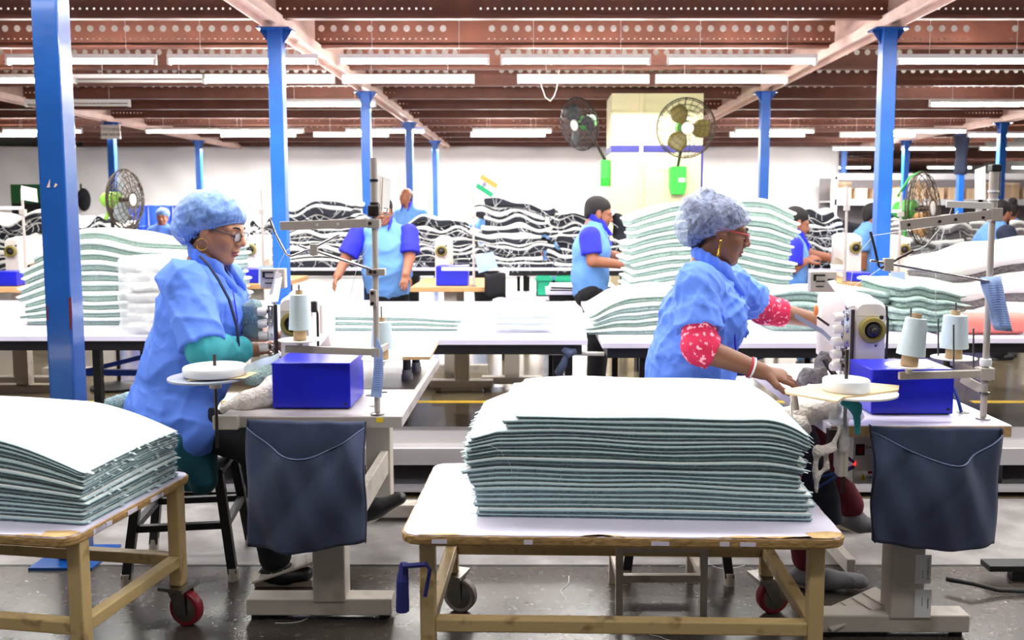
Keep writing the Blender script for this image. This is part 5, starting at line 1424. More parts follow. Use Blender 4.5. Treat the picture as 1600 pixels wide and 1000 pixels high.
# --- woman at the first machine
Ym = 3.5
J = dict(pelvis=at(265, 640, Ym), waist=at(298, 565, Ym), chest=at(312, 488, Ym), neck=at(322, 440, Ym), head=at(337, 359, Ym), hyaw=R(-7),
         arms=[(at(287, 442, 3.32), at(318, 546, 3.22), at(403, 546, 3.55), (.06, .98, -.12), (-.6, 0, .8), 1, .5),
               (at(345, 436, 3.68), at(375, 528, 3.8), at(415, 522, 3.68), (.9, -.3, 0), (0, .3, .9), -1, .5)],
         legs=[(at(285, 655, 3.41), at(405, 700, 3.36), at(432, 880, 3.4), at(478, 897, 3.38), 'black'),
               (at(285, 655, 3.6), at(425, 700, 3.7), at(575, 790, 3.86), at(626, 778, 3.88), 'black')])
w1, T1 = figure(J, 'seated woman in blue coat, gold hoop earring and dark lanyard', skin='skin', shirt='shirt', vox=.009, hvox=.0028, fvox=.0065, sc=1.06, tilt=R(13), tr=(.15, .155, .145, .085), sr=(.074, .08), sl=.92, seed=3, wr=.013, wfreq=36, collar='shirt', hair=scalp(-.012), wide=1.1, bust=(.07, .0, .085), arm=(.05, .044, .027),
    hem=[(at(258, 650, 3.42), at(250, 672, 3.4), .12, .1), (at(285, 650, 3.38), at(308, 682, 3.33), .1, .075), (at(240, 640, 3.5), at(215, 640, 3.52), .1, .04), (at(290, 655, 3.55), at(330, 680, 3.5), .1, .06)])
net(w1, T1, 'hairnet_blue', rear=(-.1, 0, -.012, .058, .078, .066), size=(.124, .096, .088), c=(-.026, 0, .05), seed=3, amp=.008)
glasses(w1, T1, 'frame_dark')
m = MB(); m.T = T1; m.tube([(-.004, -.086, -.03)]+[(.002+.021*math.sin(2*math.pi*k/20), -.088, -.052+.021*math.cos(2*math.pi*k/20)) for k in range(21)], .0018, 6); m.build('hoop_earring', 'gold', w1, smooth=True)
sv = SDF(at(290, 580, 3.3)-Vector((.05, .25, .05)), at(400, 510, 3.52)+Vector((.05, .15, .05)), .005)
sv.cap(at(312, 525, 3.23), at(320, 548, 3.22), .056, .062, k=.02); sv.cap(at(320, 548, 3.22), at(396, 547, 3.52), .061, .045, k=.02); sv.plane(at(378, 547, 3.44), (at(405, 546, 3.55)-at(318, 546, 3.22)), k=.005); sv.disp(folds(5, .006, 40))
sdf_obj([(sv, 0)], 'undersleeve', 'teal_cloth', w1)['label'] = 'teal sleeve showing below the blue coat sleeve'
kt = SDF(at(265, 775, 3.3)-Vector((.05, .2, .05)), at(345, 670, 3.5)+Vector((.1, .2, .05)), .008)
kt.cap(at(300, 680, 3.37), at(318, 752, 3.33), .08, .05, k=.03, sq=((0, 1, 0), 1.3)); kt.cap(at(290, 680, 3.4), at(295, 750, 3.36), .07, .04, k=.03); kt.disp(folds(6, .01, 24))
sdf_obj([(kt, 0)], 'tunic_hem', 'teal_dark', w1)
MB().tube([at(312, 400, 3.4), at(326, 414, 3.38), at(342, 438, 3.36), at(358, 468, 3.345), at(370, 510, 3.335), at(373, 540, 3.335), at(368, 552, 3.34), at(362, 530, 3.35)], .0055, 8).build('lanyard', 'denim_dark', w1, smooth=True)
MB().tube([at(364, 452, 3.37), at(371, 500, 3.36), at(374, 560, 3.37)], .003, 6).build('placket', 'royal', w1, smooth=True)
for q in ((374, 405, .003),): pass

# --- woman at the second machine
J = dict(pelvis=at(1066, 640, Ym), waist=at(1078, 572, Ym), chest=at(1096, 495, Ym), neck=at(1104, 446, Ym), head=at(1123, 362, Ym),
         arms=[(at(1090, 446, 3.31), at(1094, 545, 3.2), at(1190, 580, 3.18), (.9, .1, -.22), (.15, -.45, .88), 1, .42),
               (at(1138, 448, 3.68), at(1196, 484, 3.8), at(1286, 503, 3.86), (.95, .0, -.2), (0, .1, 1), -1, .45)],
         legs=[(at(1085, 655, 3.41), at(1248, 690, 3.35), at(1262, 884, 3.36), at(1345, 908, 3.33), 'shoe_grey'),
               (at(1085, 655, 3.6), at(1268, 690, 3.62), at(1331, 796, 3.6), at(1368, 822, 3.58), 'shoe_grey')])
w2, T2 = figure(J, 'seated woman in blue coat with red spectacles and red printed sleeves', skin='skin_dark', lips='lips_dark', shirt='shirt', pants='dark_red', vox=.009, hvox=.0028, fvox=.0065, sc=1.06, tilt=R(10), tr=(.16, .158, .14, .085), sr=(.076, .076), sl=.68, seed=11, wr=.015, wfreq=36, collar='shirt', hair=scalp(.0), wide=1.1, legr=(.088, .064, .044), bust=(.05, 0, .085), arm=(.054, .05, .029),
    hem=[(at(1070, 650, 3.42), at(1090, 680, 3.4), .12, .1), (at(1110, 640, 3.4), at(1150, 640, 3.38), .1, .07)])
net(w2, T2, 'hairnet_grey', bumps=(((-.06, .0, .122), .034), ((-.118, -.01, .075), .034)), rear=(-.1, 0, .0, .056, .08, .07), size=(.124, .094, .086), c=(-.024, 0, .05), seed=8, amp=.007)
hb = MB(); hb.T = T2; hb.ell((-.06, 0, .115), (.033, .033, .033)); hb.ell((-.105, 0, .06), (.04, .05, .05)); hb.build('hair_bun', 'hair', w2, smooth=True)
glasses(w2, T2, 'plastic_red')
m = MB(); m.T = T2; m.lathe([(.004, .0), (.006, -.006), (.003, -.012), (.0065, -.02), (.003, -.03), (.006, -.036), (.004, -.05), (.0075, -.054), (.003, -.062)], (-.004, -.087, -.028), (0, 0, 1), 10); m.build('drop_earring', 'gold', w2, smooth=True)
def cuff(o, a, b, c_, ra, rb, nm, m, seed, cutd=None):
    a, b, c_ = Vector(a), Vector(b), Vector(c_)
    s = SDF([min(p[k] for p in (a, b, c_))-.1 for k in range(3)], [max(p[k] for p in (a, b, c_))+.1 for k in range(3)], .005)
    s.cap(a, b, ra, ra, k=.02); s.cap(b, b.lerp(c_, 1.2), ra, rb, k=.02); s.plane(c_, c_-b, k=.005); s.disp(folds(seed, .005, 45)); return sdf_obj([(s, 0)], nm, m, o)
cuff(w2, at(1092, 505, 3.235), at(1094, 543, 3.2), at(1114, 552, 3.196), .062, .06, 'undersleeve', 'red_print', 7)['label'] = 'red printed sleeve below the blue coat sleeve'
cuff(w2, at(1172, 470, 3.75), at(1196, 484, 3.8), at(1224, 490, 3.82), .06, .055, 'undersleeve', 'red_print', 8)
def bracelet(o, a, b, r, m, nm):
    a, b = Vector(a), Vector(b); MB().lathe([(r, -.005), (r+.004, -.003), (r+.004, .003), (r, .005)], a, (b-a), 24, caps=False).build(nm, m, o, smooth=True)
bracelet(w2, at(1172, 574, 3.183), at(1190, 580, 3.18), .036, 'plastic_red', 'bangle'); bracelet(w2, at(1175, 575, 3.183), at(1190, 580, 3.18), .036, 'cotton_white', 'bangle')
bracelet(w2, at(1283, 502, 3.857), at(1300, 505, 3.866), .036, 'gold', 'bangle')
ap = SDF(at(1170, 800, 3.3)-Vector((.05, .25, .05)), at(1290, 590, 3.4)+Vector((.05, .25, .05)), .008)
ap.cap(at(1165, 648, 3.34), at(1238, 684, 3.3), .095, .078, k=.04); ap.cap(at(1238, 684, 3.3), at(1276, 750, 3.3), .078, .05, k=.04); ap.cap(at(1276, 750, 3.3), at(1300, 815, 3.32), .05, .032, k=.03); ap.disp(folds(12, .012, 18))
sdf_obj([(ap, 0)], 'apron', 'denim_dark', w2)
kt = SDF(at(1190, 780, 3.2)-Vector((.08, .2, .08)), at(1262, 670, 3.4)+Vector((.05, .1, .05)), .008)
kt.cap(at(1200, 690, 3.29), at(1232, 740, 3.27), .06, .05, k=.03); kt.disp(folds(14, .01, 22))
sdf_obj([(kt, 0)], 'tunic_hem', 'red_print', w2)
MB().tube([at(1131, 438, 3.42), at(1138, 455, 3.37), at(1146, 490, 3.35), at(1150, 560, 3.34)], .004, 6).build('placket', 'royal', w2, smooth=True)

# --- workers further back
def mhair(fr=.0, thin=False):
    def fn(h):
        h.ell((-.018, 0, .05), (.104, .081, .088), k=.02); h.plane((.1, 0, .075+fr), (.75, 0, -1), k=.01)
        h.ell((-.08, 0, -.01), (.032, .06, .05), k=.03)
        for q in (-1, 1): h.cap((.012, q*.07, .03), (.012, q*.071, -.005), .01, .006, k=.01)
    return fn
def bald(h):
    h.ell((-.04, 0, .03), (.085, .081, .065), k=.02); h.ball((-.0, 0, .1), .07, k=.02, op='sub'); h.plane((.02, 0, 0), (1, 0, -.1), k=.01)
# man leaning on the table, face hidden by the thread stand
Yk = 8.3
def B(px, py, d=0): return at(px, py, Yk+d)
J = dict(pelvis=B(606, 452), waist=B(604, 425), chest=B(602, 385), neck=B(602, 347), head=B(600, 331, -.06),
         arms=[(B(562, 362), B(540, 405, -.08), B(527, 432, -.28), (-.15, -.5, -.6), (-.3, .4, .8), 1, .3), (B(638, 364), B(640, 402, -.08), B(634, 430, -.3), (-.1, -.5, -.7), (0, -.7, .6), -1, .3)],
         legs=[(B(592, 460), B(590, 525), B(590, 578), B(590, 578, -.13), 'black'), (B(622, 460), B(624, 525), B(624, 578), B(624, 578, -.13), 'black')])
figure(J, 'man in pale blue shirt with royal blue sleeves leaning behind the first thread stand', skin='skin_far', shirt='shirt_pale', sleeve='royal', male=True, yaw=-math.pi/2, tilt=R(8), tr=(.17, .185, .165, .08), sr=(.09, .1), sl=.85, collar='royal', hair=mhair(), seed=21, wr=.01, wfreq=26, arm=(.055, .05, .036), legr=(.1, .08, .06))
Yk = 13.0
J = dict(pelvis=B(640, 400), waist=B(640, 375), chest=B(640, 347), neck=B(638, 324), head=B(634, 308),
         arms=[(B(622, 335), B(618, 365), B(614, 392), (0, 0, -1), (-1, 0, 0), 1), (B(660, 335), B(664, 365), B(664, 392), (0, 0, -1), (1, 0, 0), -1)], hairmat='hair_grey', hyaw=R(-25),
         legs=[(B(632, 405), B(632, 448), B(632, 482), B(632, 482, -.13), 'black'), (B(648, 405), B(648, 448), B(648, 482), B(648, 482, -.13), 'black')])
figure(J, 'balding man in pale blue shirt with royal collar standing behind the dark mat piles', skin='skin_far', shirt='shirt_pale', male=True, yaw=R(-105), tilt=R(-4), collar='royal', hair=bald, vox=.018, seed=23, tr=(.16, .165, .16, .08))
Yk = 7.5
J = dict(pelvis=B(922, 452), waist=B(922, 428), chest=B(924, 390), neck=B(930, 354), head=B(935, 334),
         arms=[(B(922, 370, -.2), B(926, 408, -.24), B(975, 414, -.2), (1, .2, 0), (0, -.3, 1), 1, .4), (B(932, 370, .2), B(948, 398, .22), B(980, 403, .1), (1, 0, 0), (0, .3, 1), -1, .4)],
         legs=[(B(924, 460, -.1), B(934, 535, -.1), B(930, 600, -.1), B(950, 602, -.1), 'black'), (B(924, 460, .1), B(938, 530, .1), B(932, 598, .1), B(952, 600, .1), 'black')])
figure(J, 'bearded man in pale blue shirt with royal sleeves, seen side-on by the green pile', skin='skin_far', shirt='shirt_pale', sleeve='royal', male=True, yaw=R(4), tilt=R(14), collar='royal', hair=mhair(), beard=True, hvox=.0045, sc=1.08, tr=(.14, .145, .15, .08), sr=(.085, .085), sl=.72, seed=25, arm=(.055, .048, .034), legr=(.095, .08, .06))
Yk = 8.0
J = dict(pelvis=B(1232, 452), waist=B(1232, 432), chest=B(1234, 400), neck=B(1238, 372), head=B(1244, 349),
         arms=[(B(1240, 385, -.2), B(1238, 420, -.22), B(1258, 408, -.15), (.8, .2, .3), (0, -.5, .8), 1, .5), (B(1244, 384, .2), B(1262, 396, .2), B(1308, 405, .1), (1, 0, -.1), (0, .2, 1), -1, .3)],
         legs=[(B(1236, 460, -.1), B(1258, 470, -.25), B(1256, 560, -.25), B(1278, 575, -.25), 'black'), (B(1236, 460, .1), B(1260, 470, -.05), B(1258, 560, -.05), B(1280, 575, -.05), 'black')])
figure(J, 'dark-haired man in royal-sleeved shirt reaching to a sewing machine behind the green pile', skin='skin_far', shirt='shirt_pale', sleeve='royal', male=True, yaw=R(6), tilt=R(16), collar='royal', hair=mhair(-.02), sc=1.1, pants='shirt_pale', tr=(.14, .145, .15, .08), sr=(.085, .085), sl=.8, seed=27, legr=(.1, .08, .06), arm=(.055, .046, .034))
Yk = 8.8
J = dict(pelvis=B(1548, 425), waist=B(1548, 405), chest=B(1550, 378), neck=B(1556, 352), head=B(1564, 335), hyaw=R(10),
         arms=[(B(1572, 365, -.18), B(1580, 392, -.25), B(1600, 400, -.2), (1, 0, -.1), (0, 0, 1), 1), (B(1545, 368, .18), B(1560, 395, .25), B(1590, 400, .2), (1, 0, 0), (0, 0, 1), -1)],
         legs=[(B(1545, 430, -.1), B(1560, 490, -.1), B(1558, 555, -.1), B(1580, 558, -.1), 'black'), (B(1550, 430, .1), B(1565, 490, .1), B(1562, 552, .1), B(1584, 555, .1), 'black')])
figure(J, 'bearded man in pale blue vest with dark grey sleeves past the second thread stand', skin='skin_far', shirt='shirt_pale', sleeve='denim_dark', male=True, yaw=R(15), tilt=R(8), hair=mhair(-.02), beard=True, sc=1.05, tr=(.14, .15, .15, .08), sr=(.085, .09), sl=1.0, seed=29, legr=(.1, .08, .06))
Yk = 13.5
J = dict(pelvis=B(252, 405), waist=B(252, 385), chest=B(252, 368), neck=B(253, 352), head=B(254, 340), hyaw=0,
         arms=[(B(238, 362), B(234, 385), B(240, 400, -.1), (0, -1, 0), (0, 0, 1), 1), (B(270, 362), B(274, 385), B(266, 400, -.1), (0, -1, 0), (0, 0, 1), -1)],
         legs=[(B(246, 408), B(246, 412, -.4), B(246, 476, -.4), B(246, 481, -.5), 'black'), (B(260, 408), B(260, 412, -.4), B(260, 476, -.4), B(260, 481, -.5), 'black')])
w3, T3 = figure(J, 'small woman in blue hairnet facing out, seated before the blue bins', skin='skin_far', shirt='shirt', male=False, yaw=R(-80), tilt=R(4), vox=.018, seed=31, tr=(.13, .13, .13, .07), hair=scalp())
h = SDF((-.2, -.14, -.14), (.16, .14, .2), .008); h.ell((-.03, 0, .055), (.125, .1, .095), k=.02); h.plane((.1, 0, .05), (.5, 0, -1), k=.01); sdf_obj([(h, 0)], 'hairnet', 'hairnet_blue', w3, T3)
for (px, py, Yk, yw, lb) in ((866, 337, 13.2, R(80), 'person seen from behind, only dark hair showing over the mat piles'), (755, 327, 13.4, R(-20), 'person side-on behind the mat pile below the paper flag'), (1580, 327, 11.5, R(70), 'person with dark hair bun beyond the man in dark grey sleeves')):
    J = dict(pelvis=B(px, py+95), waist=B(px, py+75), chest=B(px, py+45), neck=B(px, py+20), head=B(px, py+4), arms=[(B(px-17, py+30), B(px-20, py+58), B(px-18, py+80), (0, 0, -1), (0, -1, 0), 1), (B(px+17, py+30), B(px+20, py+58), B(px+18, py+80), (0, 0, -1), (0, -1, 0), -1)],
             legs=[(B(px-7, py+95), B(px-7, py+125), B(px-7, 329+1.38*1400/Yk), B(px-7, 331+1.4*1400/Yk, -.12), 'black'), (B(px+7, py+95), B(px+7, py+125), B(px+7, 329+1.38*1400/Yk), B(px+7, 331+1.4*1400/Yk, -.12), 'black')])
    fg, Tf = figure(J, lb, skin='skin_far', shirt='shirt_pale', male=True, yaw=yw, vox=.02, hvox=.008, hair=mhair(-.01), eyes=False, foot=False, tr=(.14, .14, .15, .08), hands=False, nohand=(0, 1))
    if px == 1580:
        m = MB(); m.T = Tf; m.ell((-.06, 0, .13), (.06, .06, .055)); m.build('hair_bun', 'hair', fg, smooth=True)
Yk = 9.0
J = dict(pelvis=B(1350, 440), waist=B(1350, 415), chest=B(1352, 385), neck=B(1358, 355), head=B(1366, 338), arms=[(B(1345, 370, -.18), B(1348, 400, -.2), B(1350, 420, -.2), (1, 0, -.3), (0, -1, 0), 1), (B(1358, 370, .18), B(1364, 400, .2), B(1380, 412, .2), (1, 0, -.3), (0, 1, 0), -1)],
         legs=[(B(1352, 445, -.1), B(1370, 448, -.1), B(1370, 552, -.1), B(1385, 556, -.1), 'black'), (B(1352, 445, .1), B(1370, 448, .1), B(1370, 548, .1), B(1385, 552, .1), 'black')])
figure(J, 'person in pale blue shirt mostly hidden by the column beside the floor fan', skin='skin_far', shirt='shirt_pale', male=True, yaw=0, vox=.02, hvox=.008, hair=mhair(), eyes=False, foot=False, tr=(.14, .14, .15, .08), nohand=(0, 1))
# ------------------------------------------------------------------ piles on the long tables and further back
def pile(px0, px1, Y, z0, D, t, n, label, group, **k):
    x0, x1 = (px0-CX)/F*Y, (px1-CX)/F*Y
    k.setdefault('nx', 30); k.setdefault('ny', 9)
    return pile_of_mats(n, (x0+x1)/2, Y+D/2, z0, x1-x0, D, t, label, group, **k)
pg = dict(pm='pile_pale', em='pale_edge', split=.5, edge=.6, fringe=8)
mat('pale_edge', (214, 226, 220), .9, var=.08, vscale=60)
pile(32, 288, 5.45, ZW, .55, .054, 10, 'pale green folded mat, %s of the pile beside the wide column', 'pale green mats by the wide column', dome=lambda u, v, f: -.1*max(0, (.3-u)/.3)**1.5+.03*math.sin(5*u), wob=.022, jit=.03, seed=41, offs={0: (-.12, 0), 1: (-.15, 0), 2: (-.12, 0), 3: (-.1, 0), 8: (.08, 0), 9: (.1, .05)}, sizes={0: (.75, 1), 1: (.72, 1), 2: (.7, 1), 3: (.74, 1)}, **pg)
pile(238, 350, 6.2, ZW, .5, .06, 8, 'pale green mat, %s of the pile behind the woman in lanyard', 'pale green mats behind the lanyard woman', dome=lambda u, v, f: .03*math.sin(6*u), wob=.02, jit=.03, seed=43, **pg)
pile(478, 716, 5.2, ZW, .62, .026, 3, 'white backed pale mat, %s of the low pile under the cone stand', 'white backed mats beside the plastic-wrapped pack', dome=lambda u, v, f: .02*math.sin(3*u+.4), wob=.006, jit=.02, seed=45, nx=40, **{**pg, 'fringe': 14})
pile(922, 1062, 5.05, ZW, .6, .045, 5, 'pale green mat, %s of the low pile behind the red-sleeved woman', 'pale green mats behind the red-sleeved woman', dome=lambda u, v, f: -.1*max(0, (.45-u)/.45)**1.3+.02*u, wob=.012, jit=.03, seed=47, **{**pg, 'fringe': 12})
pile(988, 1238, 6.1, ZW, .65, .056, 13, 'pale green mat, %s of the tall pile beside the bearded man', 'tall pile of pale green mats', dome=lambda u, v, f: .09*math.exp(-((u-.62)/.35)**2)-.07*max(0, (.25-u)/.25)-.04*max(0, (u-.85)/.15), wob=.022, jit=.03, seed=49, **{**pg, 'fringe': 10})
pile(1204, 1395, 5.2, ZW, .5, .07, 3, 'fluffy teal mat, %s of the soft heap behind the scribbled machine', 'fluffy teal mats', dome=lambda u, v, f: .05*math.sin(2.6*u), wob=.03, jit=.03, seed=51, pm='pile_pale', bm='pile_pale', em='pile_pale', edge=.7)
pile(1402, 1508, 5.15, ZW, .5, .065, 4, 'fluffy teal mat, %s of the heap next to the pink yarn', 'fluffy teal mats', dome=lambda u, v, f: .03*math.sin(3*u+.6)-.05*u, wob=.02, jit=.02, seed=53, pm='pile_pale', bm='pile_pale', em='pile_pale', edge=.7)
pile(1490, 1680, 5.35, ZW, .6, .15, 3, 'thick white padded mat, %s of the heap behind the pink yarn', 'white padded mats', dome=lambda u, v, f: .14*u-.03, wob=.02, jit=.03, seed=55, pm='pile_grey', bm='backing', em='backing', edge=.35, split=.28)
# dark backed mats on the tables at the back
ZB = .86
work_table(-3.05, -.35, 9.4, 10.3, ZB, 'long white back table carrying the black and white mat piles by the thread stand', (-2.8, -.5), wheels=False)
work_table(-.3, 1.12, 9.4, 10.3, ZB, 'white back table carrying the mat piles before the cream pillar', (-.1, 1.0), wheels=False)
dk_ = dict(pm='pile_dark', em='backing', split=.58, edge=.3, fringe=0, t=.056, svar=.5, strands=9)
def dpile(a, b, n, seed, where, Y=9.5, z=ZB, D=.62, dome=None, **k):
    kk = dict(dk_, nx=46, ny=11); t = kk.pop('t'); kk.update(k)
    dm = dome or (lambda u, v, f, s=seed: .05*math.sin(4.5*u+s)+.02*math.sin(9*u+2*s))
    pile(a, b, Y, z, D, t, n, 'black and white mat, %s of the pile '+where, 'black and white mats '+where, dome=dm, wob=.05, jit=.09, seed=seed, drift=.8, tvar=.6, **kk)
dpile(402, 436, 9, 61, 'before the column, narrow')
dpile(448, 560, 11, 62, 'beside the blue-sleeved man')
dpile(640, 738, 10, 63, 'under the bald man')
dpile(748, 858, 11, 64, 'under the paper flag')
dpile(866, 958, 10, 65, 'behind the bearded man')
dpile(-40, 66, 11, 66, 'by the green board', Y=8.6, z=.8)
dpile(112, 178, 9, 67, 'under the green floor fan', Y=8.9, z=.8)
dpile(1222, 1306, 9, 68, 'behind the reaching man', Y=9.3)
dpile(1424, 1512, 9, 69, 'beside the round green fan', Y=9.6, z=.84, pm='pile_grey')
dpile(1520, 1640, 8, 70, 'past the second thread stand', Y=9.6, z=.84, pm='pile_grey')
work_table(-5.6, -3.75, 8.5, 9.5, .8, 'white back table near the green board', (-5.4, -3.9), wheels=False)
work_table(2.45, 3.72, 9.2, 10.2, ZB, 'white back table behind the reaching man', (2.6, 3.6), wheels=False)
work_table(3.75, 5.8, 9.5, 10.4, .84, 'pale lilac back table with blue crates under it', (3.9, 5.6), wheels=False)
work_table(.1, 1.05, 7.75, 8.3, .76, 'narrow white table in front of the bearded man', (.2, .95), wheels=False)
pile(862, 962, 7.78, .76, .4, .022, 2, 'white and black mat, %s on the narrow table by the bearded man', 'mats on the narrow table', pm='pile_dark', em='backing', seed=71, wob=.004, jit=.01)
# black coats hung over a rail before the pillar
fleece([at(966, 342, 9.7), at(975, 356, 9.7), at(972, 382, 9.7), at(982, 398, 9.7), at(980, 408, 9.7)], [.06, .1, .09, .07, .06], 'black crumpled cloth bundle beside the cream pillar', name='cloth_bundle', m='pile_dark', seed=21, amp=.02, fr=25, vox=.012)
fleece([at(1292, 374, 9.6), at(1320, 364, 9.6), at(1358, 366, 9.6), at(1362, 388, 9.6), at(1340, 405, 9.6)], [.07, .12, .1, .08, .07], 'black draped cloth heap behind the far sewing machine', name='cloth_bundle', m='pile_dark', seed=22, amp=.02, fr=20, vox=.012)

# plastic wrapped packs
def pack(px0, px1, Y, D, ys, label, m, seed):
    x0, x1 = (px0-CX)/F*Y, (px1-CX)/F*Y
    t = thing('wrapped_pack', ((x0+x1)/2, Y+D/2, ZW), label, 'pack'); n = len(ys)-1
    zz = [1.46-(y-329)/1400*Y for y in ys]; zz = [ZW+.012+(z-zz[0]) for z in zz]
    for k in range(n):
        def P(u, v, k=k):
            w = .006*math.sin(7*u+k)+.006*math.sin(5*v+2*k); return x0+.03+(x1-x0-.06)*u, Y+.03+(D-.06)*v, zz[k]+w*.3, zz[k+1]-.003+w*.3
        slab(14, 8, P, .012, seed+k, .001).build('folded_fabric', m, t, smooth=True)
    s = SDF((x0-.08, Y-.08, ZW-.02), (x1+.08, Y+D+.08, zz[-1]+.1), .01)
    s.box(((x0+x1)/2, Y+D/2, (ZW+zz[-1])/2+.012), ((x1-x0)/2+.012, D/2+.012, (zz[-1]-ZW)/2+.012), rad=.03)
    s.disp(folds(seed, .016, 20)); s.disp(folds(seed+2, .007, 55)); s.plane((0, 0, ZW+.002), (0, 0, -1), k=.004)
    sdf_obj([(s, 0)], 'plastic_film', 'plastic_film', t)
pack(186, 262, 5.02, .36, (522, 505, 490, 474, 458, 442, 426, 410), 'tall pack of pale fabric in clear plastic at the back of the blue coat', 'backing', 81)
pack(764, 872, 5.1, .34, (516, 506, 496, 486), 'low pack of folded pale blue fabric in clear plastic on the long table', 'edge_teal', 85)
MB().lathe([(.022, 0), (.026, .004), (.022, .008), (.018, .004), (.022, 0)], onz(739, 496, ZW), (0, 0, 1), 24, caps=False)
rg = MB().tube([onz(739, 494, ZW)+Vector((.022*math.cos(2*math.pi*k/20), .022*math.sin(2*math.pi*k/20), .005)) for k in range(21)], .005, 8).build('metal_ring', 'chrome', smooth=True)
tag(rg, 'small chrome ring lying on the long white table', 'ring')
# pink yarn roll
yr = thing('yarn_roll', tuple(onz(1555, 520, ZW)), 'pink yarn roll with cyan ends lying on the long table', 'roll'); xa, xb = 2.43, 2.78
MB().lathe([(.03, 0), (.058, .006), (.062, .03), (.062, xb-xa-.03), (.058, xb-xa-.006), (.03, xb-xa)], (xa, 5.06, ZW+.063), (1, 0, 0), 32).build('yarn', 'pink_yarn', yr, smooth='auto')
for x in (xa-.02, xb-.002): MB().lathe([(.052, 0), (.056, .006), (.056, .018), (.052, .022)], (x, 5.06, ZW+.063), (1, 0, 0), 28).build('end_flange', 'cyan', yr, smooth='auto')

# ------------------------------------------------------------------ fans
def fan(c, axis, r, motor, cage, name, label, hub='disc_white', base=None, blade='cage'):
    c = Vector(c); ax = Vector(axis).normalized(); e = Vector((0, 0, 1)); e = (e-ax*e.dot(ax)).normalized(); g = ax.cross(e)
    t = thing(name, (c.x, c.y, base if base is not None else c.z-r), label, 'fan')
    P = lambda rr, a, d: c+e*(rr*math.cos(a))+g*(rr*math.sin(a))+ax*d
    for sgn, nm in ((1, 'front_guard'), (-1, 'rear_guard')):
        m = MB()
        for rr, d in ((1, .0), (.94, .05), (.78, .085), (.6, .105), (.42, .118), (.25, .125)):
            m.tube([P(r*rr, 2*math.pi*k/36, sgn*d*r*2.2) for k in range(37)], .008 if rr == 1 else .0036, 5)
        for k in range(24):
            a = 2*math.pi*k/24+(.06 if sgn > 0 else 0); m.tube([P(r*q, a+.25*(1-q), sgn*d*r*2.2) for q, d in ((.2, .126), (.42, .118), (.6, .105), (.78, .085), (.94, .05), (1, 0))], .0028 if k % 6 else .005, 4)
        m.build(nm, cage, t, smooth=True)
    MB().lathe([(.01, .27*r), (r*.2, .27*r), (r*.22, .255*r), (r*.2, .24*r)], c, ax, 28).build('hub_disc', hub, t, smooth='auto')
    for k in range(3):
        a0 = 2*math.pi*k/3+.5
        MB().sheet(lambda i, j: P(r*(.15+.68*i/7), a0+(j/4-.5)*(.55+.75*math.sin(math.pi*min(1, i/7*.9+.12))), (j/4-.5)*.16*r), 8, 5, ax*.003).build('blade', blade, t, smooth=True)
    MB().lathe([(.02, -.2*r), (r*.26, -.22*r), (r*.27, -.5*r), (r*.24, -.72*r), (r*.13, -.84*r), (.01, -.86*r)], c, ax, 28).build('motor_housing', motor, t, smooth='auto')
    MB().cyl(c-ax*.2*r, c+ax*.2*r, .02, n=10).build('shaft', 'dark_steel', t)
    return t, c, ax
cf = at(196, 312, 7.3); t, c, ax = fan(cf, (.99, -.12, .0), .245, 'lime_fan', 'cage', 'pedestal_fan', 'lime green pedestal fan with wire cage standing behind the pale green mats', base=0, blade='towel_grey')
b = c-ax*.12; MB().cyl((b.x, b.y, .04), (b.x, b.y, b.z-.05), .016, n=12).build('fan_pole', 'dark_steel', t)
MB().lathe([(.22, 0), (.22, .02), (.05, .04), (.02, .06)], (b.x, b.y, 0), n=28).build('floor_base', 'black', t, smooth='auto')
MB().bar(b+Vector((0, 0, -.05)), b-ax*.06+Vector((0, 0, -.16)), .02, .03).build('tilt_handle', 'lime_fan', t, bevel=.004)
cf = at(1442, 326, 8.4); t, c, ax = fan(cf, (.72, -.7, .05), .34, 'green_fan', 'cage', 'pedestal_fan', 'green round-motor floor fan with wire cage beside the blue column', base=0, blade='wood')
b = c-ax*.16; MB().cyl((b.x, b.y, .04), (b.x, b.y, b.z-.05), .018, n=12).build('fan_pole', 'green_fan', t)
MB().lathe([(.25, 0), (.25, .02), (.05, .04), (.02, .06)], (b.x, b.y, 0), n=28).build('floor_base', 'black', t, smooth='auto')
m = MB().tube([c+Vector((0, 0, .34))-ax*.03, c+Vector((-.07, 0, .3))-ax*.06, c+Vector((-.1, 0, .12))-ax*.14], .012, 8).build('cage_bracket', 'green_fan', t, smooth=True)
def wallfan(px, py, Y, axis, r, box, wall, label, cage):
    c0 = at(px, py, Y); t, c, ax = fan(c0, axis, r, 'green_fan', cage, 'wall_fan', label, base=at(0, box[3], Y).z, blade='olive' if cage == 'cage' else 'cage_dark')
    bx = at((box[0]+box[2])/2, (box[1]+box[3])/2, wall[1]); w = (box[2]-box[0])/F*wall[1]/2; h = (box[3]-box[1])/F*wall[1]/2
    if wall[0] == 'front':
        m = MB(); A = [(-w, -h*.45), (-w*.75, -h), (w*.75, -h), (w, -h*.45), (w, h), (-w, h)]
        m.plate([(bx.x+x, wall[1], bx.z+z) for x, z in A], .12, (0, -1, 0)); tip = Vector((bx.x, wall[1]-.06, bx.z+h))
    else:
        A = [(0, -h*.4), (0, h), (.14, h), (.14, -h*.4), (.09, -h), (.03, -h)]
        m = MB().plate([(wall[2], wall[1]+y, bx.z+z) for y, z in A], w*2, (-1, 0, 0)); tip = Vector((wall[2]-w, wall[1]+.06, bx.z+h))
    m.build('mount_box', 'green_box', t, bevel=.006)
    bk = c-ax*r*.5; MB().tube([tip, tip.lerp(bk, .5)+Vector((0, -.02, -.05)), bk+Vector((0, 0, -.06)), bk], .017, 10).build('bracket_arm', 'dark_steel', t, smooth=True)
    return t, bx
